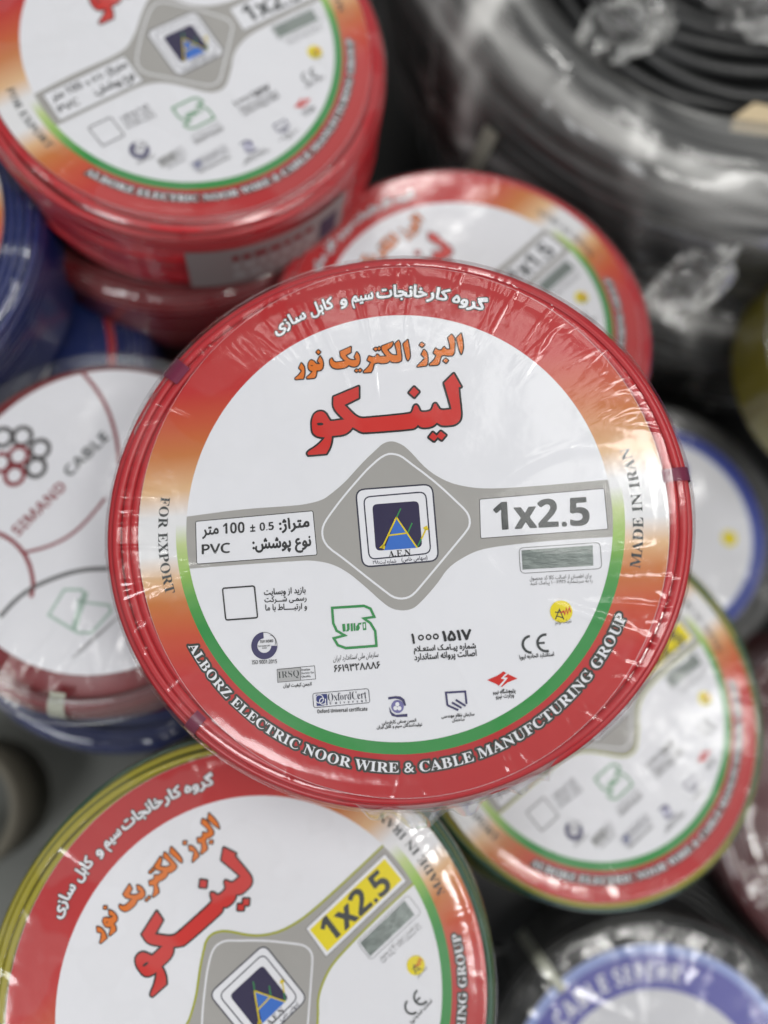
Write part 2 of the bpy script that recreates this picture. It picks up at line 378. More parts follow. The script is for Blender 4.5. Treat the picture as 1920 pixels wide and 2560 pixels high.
# variant edge lines
add('printed_panel@Y','lime',3,stroke_mm(np.vstack([[arcL[-1]],tp[1:-1],[arcR[0]]]),.9)+stroke_mm(np.vstack([[arcR[-1]],bt[1:-1],[arcL[0]]]),.9))
dia=np.vstack([lab('Z3',[(500,110),(300,340),(150,540),(105,620),(95,690),(110,760),(160,830),(300,930),(500,1090),(680,1230),(760,1290),(830,1308),(900,1300),(960,1265),(1050,1160),(1200,980),(1350,800),(1465,660),(1488,610),(1485,540),(1450,475),(1350,380),(1200,240),(1050,120),(960,55)]),lab('Z1',[(1000,1238),(940,1192),(890,1178),(850,1180),(800,1207),(740,1262)])])
add('printed_panel','white',3,stroke_mm(smooth(dia,1),.75,True))
# boxes
for z,c4 in (('Z2',[(305,425),(1325,332),(1362,720),(316,800)]),('Z4',[(215,408),(1080,332),(1108,618),(224,682)])):
    o,q=frame(z,c4,22 if z=='Z2' else 14,7 if z=='Z2' else 4.5); add('printed_panel','black',3,[o,q]); add('printed_panel','white',3,[q])
o,q=frame('Z4',[(215,408),(1080,332),(1108,618),(224,682)],14,4.5)
c=q.mean(0); add('printed_panel@Y','yellow',4,[c+(np.array([[-1,1],[1,1],[1,-1],[-1,-1]])*(np.abs(q-c).max(0)-1.6))])
# ---------- logo
oc=[(405,275),(1140,220),(1203,955),(470,1018)]
o,q=frame('Z3',oc,95,15); add('printed_emblem','navyline',4,[o,q]); add('printed_emblem','white',4,[q])
o,q=frame('Z3',[(480,345),(1078,293),(1128,885),(535,945)],75,13); add('printed_emblem','navyline',5,[o,q])
add('printed_emblem','navy',5,[rrect('Z3',[(568,420),(1005,386),(1040,822),(602,857)],48)])
add('printed_emblem','blue',6,[pol('Z3',[(797,548),(990,828),(680,852)])])
for seg in ([(797,545),(838,458)],[(905,685),(945,595)],[(993,820),(1035,738)]): add('printed_emblem','green',7,stroke('Z3',seg,12))
for seg in ([(797,540),(662,832)],[(795,540),(992,828)],[(722,712),(892,690)],[(1033,745),(1075,650)]): add('printed_emblem','gold',8,stroke('Z3',seg,14))
add('printed_emblem','gold',8,[pol('Z3',[(1045,640),(1085,618),(1100,660),(1068,662)])]); add('printed_emblem','gold',8,[pol('Z3',[(635,828),(668,798),(692,812),(684,845),(660,832)])])
line(ser('A.E.N'),'Z3',(722,888),(932,872),62,res=64,part='printed_emblem',lev=7)
add('printed_emblem','ink',7,[circ('Z3',(786,904),7,10)]); add('printed_emblem','ink',7,[circ('Z3',(874,897),7,10)])
line(shape('(سهامی خاص)'),'Z3',(845,945),(1088,922),52,part='printed_emblem',mat='navyline',d=1)
line(shape('شماره ثبت:۲۹۸'),'Z3',(575,970),(795,955),46,part='printed_emblem',mat='navyline',d=1)
# ---------- box text
line(shape('متراژ:'),'Z2',(1030,470),(1292,440),130,d=2.4)
line(sans('0.5'),'Z2',(862,475),(985,465),72)
line('±','Z2',(780,488),(825,484),65,d=2)
line(sans('100'),'Z2',(545,490),(732,478),98)
line(shape('متر'),'Z2',(365,530),(510,515),105,d=2.6)
line(reg('PVC'),'Z2',(362,670),(608,655),90,d=2)
line(shape('نوع پوشش:'),'Z2',(800,650),(1308,620),150,d=2.2)
line(sans('1x2.5'),'Z4',(315,527),(975,489),194,part='printed_size@M',mat='charcoal',res=90,lev=6,d=1.6)
line(sans('1x1.5'),'Z4',(315,527),(975,489),194,part='printed_size@D',mat='charcoal',res=90,lev=6,d=1.6)
# ---------- website
line(shape('بازید از وبسایت'),'Z2',(900,1045),(1260,1025),72,d=1.4,res=44)
line(shape('رسمـی شـــرکت'),'Z2',(905,1110),(1268,1095),65,d=1.4,res=44)
line(shape('و ارتبـــــاط با ما'),'Z2',(912,1180),(1272,1165),70,d=1.4,res=44)
o,q=frame('Z2',[(535,1000),(822,978),(852,1265),(565,1287)],26,13); add('printed_emblem','ink',5,[o,q])
# TUV
add('printed_emblem','purple',5,[arc('Z2',(903,1500),62,115,92,355,40)]); add('printed_emblem','ink',5,[arc('Z2',(903,1500),110,114,-5,92,16)]); add('printed_emblem','ink',5,[arc('Z2',(940,1470),60,64,-30,75,14)])
line(ital('TUV NORD'),'Z2',(866,1467),(980,1459),24,part='printed_emblem',res=40)
line(ital('TUV NORD CERT'),'Z2',(850,1507),(955,1500),13,part='printed_emblem',res=30); line(sans('GmbH'),'Z2',(884,1522),(925,1519),12,part='printed_emblem',res=30)
line(reg('ISO 9001:2015'),'Z2',(797,1645),(1013,1635),34,d=1,res=44)
# IRSQ
o,q=frame('R3',[(550,137),(943,99),(954,240),(557,276)],3,5); add('printed_emblem','ink',5,[o,q]); add('printed_emblem','ink',6,stroke('R3',[(795,115),(798,252)],5)); add('printed_emblem','grey2',5,[pol('R3',[(556,143),(792,120),(796,250),(562,270)])])
line(ser('IRSQ'),'R3',(570,205),(782,185),80,part='printed_emblem',mat='charcoal',d=-1.4,res=70)
line(ser('Iranian'),'R3',(805,144),(893,136),24,part='printed_emblem',res=34); line(ser('Society for'),'R3',(805,182),(937,171),28,part='printed_emblem',res=34); line(ser('Quality'),'R3',(808,217),(900,210),28,part='printed_emblem',res=34)
line(shape('انجمن کیفیت ایران'),'R3',(615,312),(910,292),50,d=1.4,res=44)
# Oxford
o,q=frame('R3',[(918,387),(1502,334),(1519,485),(930,540)],28,6); add('printed_emblem','navyline',5,[o,q])
add('printed_emblem','navyblue',5,[pol('R3',[(955,402),(1070,392),(1076,508),(965,518)])])
add('printed_emblem','white',6,[circ('R3',(993,445),44,28),circ('R3',(993,445),37,28)]); add('printed_emblem','white',7,[arc('R3',(1025,468),27,35,60,330,22)]); line(ser('J'),'R3',(1040,480),(1062,478),70,part='printed_emblem',mat='white',lev=7,res=30)
line(ser('OxfordCert'),'R3',(1080,428),(1476,398),78,part='printed_emblem',mat='navyline',d=-1,res=60)
line(ser('Universal'),'R3',(1098,487),(1478,460),30,part='printed_emblem',mat='navyline',sp=2.2,res=36)
line(sans('Oxford Universal certificate'),'R3',(968,574),(1490,546),40,res=40)
# standard org
pts=[(1080,110),(1300,96),(1345,115),(1372,172),(1300,183),(1345,215),(1378,270),(1387,372),(1175,388),(1120,368),(1092,320),(1168,300),(1112,268),(1088,215)]
add('printed_emblem','green',5,stroke('Z5',pts,17,True))
for b_ in ([(1150,222),(1170,220),(1174,272),(1154,274)],[(1182,219),(1200,217),(1202,258),(1192,272),(1176,273),(1184,255)],[(1208,217),(1222,216),(1224,270),(1210,271)],[(1228,216),(1240,215),(1242,268),(1230,269)],[(1246,240),(1262,214),(1285,212),(1280,224),(1266,226),(1272,250),(1262,267),(1246,268)],[(1290,210),(1313,208),(1317,262),(1294,264)]):
    add('printed_emblem','green',5,[pol('Z5',b_)])
add('printed_emblem','white',6,[pol('Z5',[(1297,220),(1307,219),(1309,250),(1299,251)])])
line(shape('سازمان ملی استاندارد ایران'),'Z5',(1090,465),(1400,435),48,res=48,shear=.2)
line('۶۶۱۹۳۲۸۸۸۶','Z5',(1093,530),(1412,503),48,d=1.9,res=48)
line('۱','Z6',(306,277),(325,276),60,d=3,res=56); line('۱۵۱۷','Z6',(488,262),(662,250),62,d=3,res=56)
for c_2 in ((362,270),(407,267),(450,264)): add('printed_lettering','ink',6,[circ('Z6',c_2,17,18),circ('Z6',c_2,9,16)])
line(shape('شماره پیـامـک استعـلام'),'Z6',(320,345),(687,325),50,d=1.5,res=48)
line(shape('اصالت پروانه استاندارد'),'Z6',(322,393),(692,366),52,d=1.9,res=48)
add('printed_emblem','charcoal',5,[arc('R5',(115,210),68,92,92,268,24)]); add('printed_emblem','charcoal',5,[arc('R5',(268,195),68,92,80,285,24)]); add('printed_emblem','charcoal',5,[pol('R5',[(190,187),(256,183),(257,205),(190,209)])])
line(shape('استاندارد اتحادیه اروپا'),'Z6',(945,390),(1150,370),34,d=1,res=40)
add('printed_emblem','yellow',5,[circ('Z4',(783,1185),72)]); 
for s_ in ([(742,1240),(770,1170),(800,1240)],[(750,1215),(800,1230)],[(740,1190),(800,1190)]): add('printed_emblem','ink',6,stroke('Z4',s_,7))
add('printed_emblem','red',7,stroke('Z4',[(775,1195),(800,1182),(806,1205),(818,1165),(826,1200),(838,1158),(848,1190)],8))
line(shape('شرکت توانیر'),'Z4',(738,1262),(852,1250),36,d=.9,res=36)
# hologram
o,q=frame('Z4',[(488,745),(1052,706),(1066,890),(500,924)],34,3.5); add('printed_panel','ink',3,[o,q])
add('hologram','foil',4,[pol('Z4',[(508,762),(1000,728),(1004,868),(516,895)])])
line(shape('برای اطمینان از اصالت کالا کد محصول'),'Z4',(565,960),(992,938),36,mat='ink2',d=.5,res=36)
line(shape('را به سرشماره ۱۰۰۰۶۱۹۲۶ پیامک کنید'),'Z4',(568,994),(998,974),36,mat='ink2',d=.5,res=36)
# red diamond
add('printed_emblem','red',5,[pol('Z6',[(754,521),(815,495),(850,470),(880,487),(934,512),(875,535),(840,563),(805,543)])])
add('printed_emblem','white',6,[pol('Z6',[(868,478),(835,512),(858,517),(822,556),(834,560),(876,508),(852,505),(880,482)])])
line(shape('پژوهشگاه نیرو'),'Z6',(788,596),(922,584),34,d=1.1,res=36); line(shape('وزارت نیرو'),'Z6',(805,622),(912,611),32,d=1.1,res=36)
# engineering org
add('printed_emblem','purple',5,stroke('R4',[(742,265),(726,130),(926,118),(940,248)],19)); 
for s_ in ([(745,262),(855,312)],[(788,232),(888,288)],[(828,205),(930,268)]): add('printed_emblem','purple',6,stroke('R4',s_,20))
line(shape('سازمان نظام مهندسی'),'R4',(680,385),(1022,358),52,d=1.1,res=40); line(shape('ساختمان'),'R4',(790,420),(918,408),44,d=1.1,res=40)
# cable assoc
add('printed_emblem','violet',5,[circ('R4',(225,274),63)])
for c_2 in ((223,250),(203,290),(244,292)): add('printed_emblem','white',6,[circ('R4',c_2,21,20)])
add('printed_emblem','purple',5,[pol('R4',[(128,178),(200,166),(255,170),(295,200),(313,262),(296,268),(272,218),(240,198),(200,192),(130,202)])]); add('printed_emblem','purple',5,[pol('R4',[(138,275),(165,335),(205,360),(326,350),(328,380),(220,385),(165,370),(145,330)])])
line(shape('انجمن صنفی کارفرمایی'),'R4',(62,447),(418,418),48,d=1.1,res=40); line(shape('تولیدکنندگان سیم و کابل ایران'),'R4',(8,495),(480,464),52,d=1.1,res=40)
# ---------- traced headline
def cham(p):
    # soften only shallow corners so drawn curves read round while sharp corners stay
    for _ in range(2):
        out=[]
        for i in range(len(p)):
            a_,b_,c2=p[i-1],p[i],p[(i+1)%len(p)]
            d1,d2=b_-a_,c2-b_; ang=abs(math.degrees(math.atan2(d1[0]*d2[1]-d1[1]*d2[0],d1@d2)))
            if ang<52: out+=[b_-d1*min(.25,99),b_+d2*.25]
            else: out.append(b_)
        p=np.array(out)
    return p
def head(z,polys,wout,fillmat,zz):
    q=[lab(z,p) for p in polys]
    lo,hi=bbox(q); res=(hi[1]-lo[1])*18
    q=[cham(p) for p in q]
    outs,s=trace(q,res,[0,wout*18],tol=.55,evenodd=True)
    add('printed_lettering','black',zz,outs[1]); add('printed_lettering',fillmat,zz+2,outs[0])
def ell(cx,cy,rx,ry,n=14): return [(cx+rx*math.cos(2*math.pi*i/n),cy+ry*math.sin(2*math.pi*i/n)) for i in range(n)]
LKp=[[(1517,58),(1590,188),(1565,192),(1568,250),(1585,400),(1590,470),(1578,520),(1540,555),(1490,568),(1400,570),(1375,555),(1352,540),(1320,570),(1270,588),(1205,590),(1180,575),(1165,562),(1140,590),(1100,604),(640,640),(600,632),(555,605),(520,585),(490,625),(450,652),(400,665),(315,672),(312,720),(295,790),(260,848),(85,862),(75,845),(85,825),(160,780),(215,730),(250,688),(180,680),(140,658),(121,615),(118,530),(135,470),(165,438),(210,428),(250,445),(275,490),(300,528),(440,512),(328,402),(333,288),(580,185),(580,297),(438,367),(480,410),(540,470),(590,498),(650,498),(1080,457),(1110,440),(1125,385),(1135,370),(1148,367),(1163,380),(1180,425),(1205,440),(1290,430),(1310,400),(1320,362),(1334,352),(1346,358),(1358,380),(1375,410),(1410,420),(1497,410),(1480,340),(1425,150)],
 ell(200,556,34,15),[(1125,190),(1175,238),(1130,290),(1078,245)],[(1312,637),(1350,672),(1390,627),(1440,665),(1400,712),(1358,682),(1325,722),(1275,685)]]
head('LK',LKp,20/3.95*PXMM,'red',5)
LBp=[[(1525,85),(1550,200),(1558,300),(1530,390),(1495,310),(1460,155)],
[(1385,100),(1432,160),(1428,300),(1425,370),(1395,410),(1310,412),(1290,400),(1235,410),(1222,440),(1200,530),(1170,552),(1065,554),(1062,540),(1130,480),(1165,410),(1120,370),(1150,305),(1185,335),(1235,335),(1260,300),(1275,283),(1295,310),(1320,325),(1370,320),(1365,250),(1335,150)],
[(1298,455),(1335,485),(1305,520),(1262,488)],
[(975,325),(1015,360),(1030,420),(1030,520),(1010,560),(880,577),(885,560),(970,480),(995,450),(940,395)],[(945,220),(985,250),(950,285),(912,255)],
[(735,180),(750,250),(770,380),(765,450),(738,485),(715,440),(672,240)],
[(600,190),(625,240),(630,330),(645,430),(640,485),(600,510),(520,510),(490,500),(475,480),(450,510),(400,525),(330,525),(310,510),(280,518),(235,530),(215,620),(190,657),(85,662),(90,642),(160,580),(195,510),(140,480),(165,420),(210,440),(265,430),(280,395),(300,400),(320,430),(430,425),(350,330),(355,275),(515,210),(510,270),(430,325),(480,390),(530,410),(585,405),(575,330),(550,240)],
[(265,292),(290,312),(265,340),(232,315)],[(312,282),(337,305),(310,335),(294,312)]]
NRp=[[(1100,55),(1095,155),(1000,205),(1030,250),(1075,285),(1130,300),(1200,285),(1165,240),(1205,150),(1245,200),(1260,270),(1255,340),(1225,395),(1170,415),(1100,405),(1060,380),(1030,415),(960,440),(850,450),(780,435),(740,395),(720,340),(725,285),(755,260),(775,310),(820,340),(900,330),(1000,310),(910,230),(908,140)],
[(1200,460),(1230,482),(1200,510),(1172,485)],[(1262,450),(1295,475),(1262,505),(1234,480)],
[(545,225),(590,300),(600,380),(585,450),(545,480),(475,485),(480,520),(465,590),(440,620),(310,627),(305,607),(360,560),(415,495),(370,485),(340,455),(330,390),(345,325),(385,295),(430,310),(460,350),(480,370),(550,365),(500,310)],ell(395,393,22,10),[(510,115),(550,150),(515,188),(478,150)],
[(205,350),(250,400),(265,460),(262,560),(240,630),(105,642),(95,622),(150,580),(220,490),(165,435)]]
head('LB',LBp,19/5.925*PXMM,'orange',5)
head('NR',NRp,23/7.213*PXMM,'orange',5)
# ---------- ring lettering
def polar(z,p): q=lab(z,[p])[0]; return np.hypot(*q),math.degrees(math.atan2(q[1],q[0]))
def ring(t,a0,a1,rb,h,bottom,mat,d_fill=0,d_out=None,res=80,lev=3,sp=1.0,capref=None):
    pl=outlines(t,sp); b0,b1=bbox(pl); em=res/(b1[1]-b0[1]); dl=[d_fill*em]+([d_out*em] if d_out else []); outs,s=trace(pl,res,dl,tol=.5)
    lo,hi=bbox(pl); base=lo[1] if capref is None else capref[0]; capH=(hi[1]-lo[1]) if capref is None else capref[1]
    def wp(p):
        x=(p[:,0]-lo[0])/(hi[0]-lo[0]); y=(p[:,1]-base)/capH*h
        a_=np.radians(a0+(a1-a0)*x); r=rb-y if bottom else rb+y
        return np.stack([r*np.cos(a_),r*np.sin(a_)],1)
    # densify long edges for bending is unnecessary at this size
    if d_out: add('printed_lettering','outline',lev,[wp(p) for p in outs[1]])
    add('printed_lettering',mat,lev+2,[wp(p) for p in outs[0]])
RING=[dict(t='ALBORZ ELECTRIC NOOR WIRE & CABLE MANUFCTURING GROUP',k='s',a0=-153.3,a1=-26.6,rb=90.5,h=3.5,bottom=True,mat='white',d_fill=0.005,d_out=0.15,capref=[0, 0.68]),
 dict(t='FOR EXPORT',k='s',a0=169,a1=193.2,rb=91.3,h=3.8,bottom=True,mat='charcoal',capref=[0, 0.68]),
 dict(t='MADE IN IRAN',k='s',a0=-15.6,a1=12.7,rb=90.5,h=3.6,bottom=True,mat='charcoal',capref=[0, 0.68]),
 dict(t='گروه',k='p',a0=70.5,a1=62.3,rb=87.3,h=4.4,bottom=False,mat='white',d_fill=0.038,d_out=0.105,capref=[0, 0.7]),
 dict(t='کار',k='p',a0=76.9,a1=71.7,rb=87.4,h=4.4,bottom=False,mat='white',d_fill=0.038,d_out=0.105,capref=[0, 0.7]),
 dict(t='خانجات',k='p',a0=89.7,a1=77.2,rb=87.4,h=4.6,bottom=False,mat='white',d_fill=0.038,d_out=0.105,capref=[0, 0.7]),
 dict(t='سیم',k='p',a0=96.2,a1=90.7,rb=87.4,h=4.4,bottom=False,mat='white',d_fill=0.038,d_out=0.105,capref=[0, 0.7]),
 dict(t='و',k='p',a0=99.1,a1=97.5,rb=87.4,h=4.4,bottom=False,mat='white',d_fill=0.038,d_out=0.105,capref=[0, 0.7]),
 dict(t='کابل',k='p',a0=107.1,a1=101.0,rb=87.4,h=4.4,bottom=False,mat='white',d_fill=0.038,d_out=0.105,capref=[0, 0.7]),
 dict(t='سازی',k='p',a0=117.4,a1=108.6,rb=87.4,h=4.4,bottom=False,mat='white',d_fill=0.038,d_out=0.105,capref=[0, 0.7])]
for r in RING:
    t=r.pop('t'); k=r.pop('k'); t=ser(t) if k=='s' else shape(t)
    ring(t,**r)
plane_of=sheet_plane((-145.1612,-1.8484,-393.4858,-0.0385,0.2299)); ROT2=np.eye(2); PXMM=np.linalg.norm(lab('S',[(150,1300)])-lab('S',[(160,1300)]))/10
for c_2,m_ in (((115,555),'dimblack'),((205,620),'dimblack'),((185,715),'dimblack'),((95,655),'darkred'),((75,755),'darkred'),((15,560),'dimblack'),((5,690),'darkred')):
    add('S:ring_emblem',m_,4 if m_=='darkred' else 3,[circ('SS',c_2,60),circ('SS',c_2,36)])
line(sans('SIMAND'),'SS',(75,1050),(325,800),62,mat='darkred',part='S:printed_lettering'); line(sans('CABLE'),'SS',(340,745),(545,545),62,mat='charcoal',part='S:printed_lettering')
def arcstroke(pts,w,m_): add('S:printed_panel',m_,2,stroke_mm(openchain(lab('SS',pts)),w/2.048*PXMM))
arcstroke([(425,230),(500,320),(560,430),(600,570),(612,700)],20,'darkred')
arcstroke([(130,1150),(250,1120),(370,1060),(470,960),(540,870)],16,'darkred')
arcstroke([(-60,1030),(60,1080),(140,1170),(175,1300),(160,1380)],22,'darkred')
arcstroke([(0,1480),(80,1390),(180,1320),(330,1260),(440,1235),(560,1232)],24,'ink2')
pts=[(250,1470),(330,1340),(420,1340),(440,1380),(400,1400),(560,1420),(570,1450),(470,1560),(400,1560),(300,1500)]
add('S:standard_mark','palegreen',3,stroke('SS',pts,14,True)); add('S:standard_mark','palegreen',3,stroke('SS',[(440,1350),(400,1470),(380,1540)],30))
for k in range(4): add('S:fine_print','grey2',3,stroke('SS',[(370+30*k,1690-28*k),(520+30*k,1560-28*k)],10))
# Sepehr ring text on its own label frame
outs=None
def ringP(t,a0,a1,rb,h):
    pl=outlines(t,1.3); (o,),s_=trace(pl,64,[.6],tol=.5); lo,hi=bbox(pl)
    out=[]
    for p in o:
        x=(p[:,0]-lo[0])/(hi[0]-lo[0]); y=(p[:,1]-lo[1])/(hi[1]-lo[1])*h; a_=np.radians(a0+(a1-a0)*x); r=rb+y; out.append(np.stack([r*np.cos(a_),r*np.sin(a_)],1))
    add('P:printed_lettering','white',4,out)
ringP(sans('CABLE'),139,110.5,71.5,10); ringP(sans('SEPEHR'),106.5,76,71.5,10)
ART=LAYERS
LIFT = 0.05                                        # millimetres between printed layers
def fill(polys):
    """triangulate outlines with holes"""
    cu = bpy.data.curves.new("outline", 'CURVE'); cu.dimensions = '2D'; cu.fill_mode = 'BOTH'
    for q in polys:
        s = cu.splines.new('POLY'); s.points.add(len(q) - 1); s.use_cyclic_u = True
        s.points.foreach_set("co", np.hstack([q, np.zeros((len(q), 1)), np.ones((len(q), 1))]).ravel())
    o = bpy.data.objects.new("outline", cu); scene.collection.objects.link(o)
    ev = o.evaluated_get(bpy.context.evaluated_depsgraph_get()); me = ev.to_mesh()
    v = np.empty(len(me.vertices) * 3, np.float32); me.vertices.foreach_get("co", v); v = v.reshape(-1, 3)
    f = [tuple(p.vertices) for p in me.polygons]; z = np.array([p.normal.z for p in me.polygons])
    f = [p if k > 0 else p[::-1] for p, k in zip(f, z)]
    ev.to_mesh_clear(); bpy.data.objects.remove(o); bpy.data.curves.remove(cu); return v, f
_cache = {}
def art_mesh(prefix, part, variant, h):
    key = (prefix, part, variant, h)
    if key in _cache: return _cache[key]
    V, Fc, I, mats = [], [], [], []; n = 0
    for p, mt, lev, polys in ART:
        pre, nm = p.split(':') if ':' in p else ('', p)
        nm, var = nm.split('@') if '@' in nm else (nm, '')
        if pre != prefix or nm != part or (var and var not in variant): continue
        mm = FOIL if mt == 'foil' else ink(mt, INK[mt])
        if mm not in mats: mats.append(mm)
        v, f = fill(polys); v = v.copy(); v[:, 2] = h + lev * LIFT
        V.append(v); Fc += [tuple(i + n for i in t) for t in f]; I += [mats.index(mm)] * len(f); n += len(v)
    me = mesh(part, np.vstack(V), Fc, mats, I, False) if V else None
    _cache[key] = me; return me
def annulus(r0, r1, z, a0=0, a1=360, n=180):
    full = abs(a1 - a0) >= 360; k = n if full else n + 1
    t = np.radians(a0 + (a1 - a0) * np.arange(k) / n); c, s = np.cos(t), np.sin(t)
    v = np.stack([np.stack([c * r0, s * r0, np.full(k, z)], 1), np.stack([c * r1, s * r1, np.full(k, z)], 1)], 1).reshape(-1, 3)
    return v, grid_faces(k, 2, full)[:, ::-1]
def sheet_mesh(R, h, th=.25, n=180):
    """round paper sheet with a thin edge"""
    t = 2 * np.pi * np.arange(n) / n; c, s = np.cos(t) * R, np.sin(t) * R
    v = np.vstack([np.stack([c, s, np.full(n, h)], 1), np.stack([c, s, np.full(n, h - th)], 1)])
    f = [tuple(range(n)), tuple(range(2 * n - 1, n - 1, -1))] + [(i, i + n, (i + 1) % n + n, (i + 1) % n) for i in range(n)]
    return mesh("paper_label", v, f, [ink('white', INK['white'])], None, False)
def border_mesh(h):
    v1, f1 = annulus(80.0, 99.4, h + LIFT); v2, f2 = annulus(79.95, 84.2, h + 2 * LIFT, 176, 364, 120)
    return mesh("printed_border", np.vstack([v1, v2]), np.vstack([f1, f2 + len(v1)]), [BAND, GREEN], [0] * len(f1) + [1] * len(f2), False)
def star_label(root, h, variant):
    """red-bordered round label of the wire coils with all its print"""
    lab = obj("paper_label", _get('sheet', h, lambda: sheet_mesh(99.5, h)), root)
    obj("printed_border", _get('border', h, lambda: border_mesh(h)), lab)
    for part in ("printed_panel", "printed_emblem", "printed_lettering", "printed_size", "hologram"):
        me = art_mesh('', part, variant, h)
        if me: obj("hologram_sticker" if part == "hologram" else part, me, lab)
    return lab
_store = {}
def _get(k, h, fn):
    if (k, h) not in _store: _store[(k, h)] = fn()
    return _store[(k, h)]

# ------------------------------------------------------------------ wound wire
def path_profile(pts, d):
    """polyline (r, z) resampled every wire width"""
    pts = np.asarray(pts, float); seg = np.hypot(*np.diff(pts, axis=0).T); s = np.r_[0, np.cumsum(seg)]
    k = int(s[-1] // d); return lambda u: np.stack([np.interp(u, s, pts[:, 0]), np.interp(u, s, pts[:, 1])], -1), k, s[-1]
def winding(name, prof, d, mats, core, seed=0, seg=150, minor=9, stripe=False, wob=.5, ell=(1, 1), off=(0, 0)):
    """one continuous wire laid turn beside turn along the profile"""
    r_ = np.random.default_rng(seed); f, k, L = path_profile(prof, d)
    V, Fc, I = [], [], []; n0 = 0; th = 2 * np.pi * np.arange(seg + 1) / seg; ph = 2 * np.pi * np.arange(minor) / minor
    for i in range(k):
        s = (i + th / (2 * np.pi)) * d; c = f(s)
        a, b, e = r_.uniform(0, 6.28, 3); amp = wob * r_.uniform(.3, 1.0)
        fade = np.sin(th / 2) ** .5
        c = c + fade[:, None] * amp * np.stack([.6 * np.sin(2 * th + a) + .4 * np.sin(5 * th + b), .5 * np.sin(3 * th + e)], -1)
        rad = d * .5 * 1.0
        rr = c[:, 0, None] + rad * np.cos(ph); zz = c[:, 1, None] + rad * np.sin(ph)
        x = rr * np.cos(th)[:, None] * ell[0] + off[0]; y = rr * np.sin(th)[:, None] * ell[1] + off[1]
        V.append(np.stack([x, y, zz], -1).reshape(-1, 3))
        q = np.arange(seg)[:, None] * minor; j = np.arange(minor)[None]; j2 = (j + 1) % minor
        fc = np.stack([q + j, q + minor + j, q + minor + j2, q + j2], -1).reshape(-1, 4); Fc.append(fc + n0); n0 += (seg + 1) * minor
        if stripe:
            tw = r_.uniform(0, 1) + .8 * th[:-1, None] / (2 * np.pi) * r_.choice([-1, 1]); g = ((j / minor + tw) % 1.0) < .44; I.append(g.reshape(-1).astype(int))
        else: I.append(np.zeros(seg * minor, int))
    core = np.asarray(core, float); nc = len(core); t = 2 * np.pi * np.arange(96) / 96
    V.append(np.stack([core[None, :, 0] * np.cos(t)[:, None] * ell[0] + off[0], core[None, :, 0] * np.sin(t)[:, None] * ell[1] + off[1], np.broadcast_to(core[None, :, 1], (96, nc))], -1).reshape(-1, 3))
    g = grid_faces(96, nc); Fc.append(g + n0); I.append(np.full(len(g), 1 if stripe else 0))
    return mesh(name, np.vstack(V), np.vstack(Fc), mats, np.concatenate(I))
def coil_prof(R, h, d, r_in=90, c=9):
    """top inwards edge -> rounded shoulder -> side down"""
    w = d / 2; p = [(r_in, h - w - .5)]
    a = np.linspace(np.pi / 2, 0, 8); p += [(R - c + (c - w) * math.cos(t), h - .5 - c + (c - w) * math.sin(t)) for t in a]
    p += [(R - w, w)]; return p
def coil_core(R, h, d): return [(30, h - d - .6), (R - 9, h - d - .8), (R - d, h - 10), (R - d, 1), (30, 1)]
def coil_winding(h, R=109, d=3.6, mats=(None,), seed=0, stripe=False, ell=(1, 1), off=(0, 0), wob=.5):
    return winding("wire_winding", coil_prof(R, h, d), d, list(mats), coil_core(R, h, d), seed, stripe=stripe, ell=ell, off=off, wob=wob)

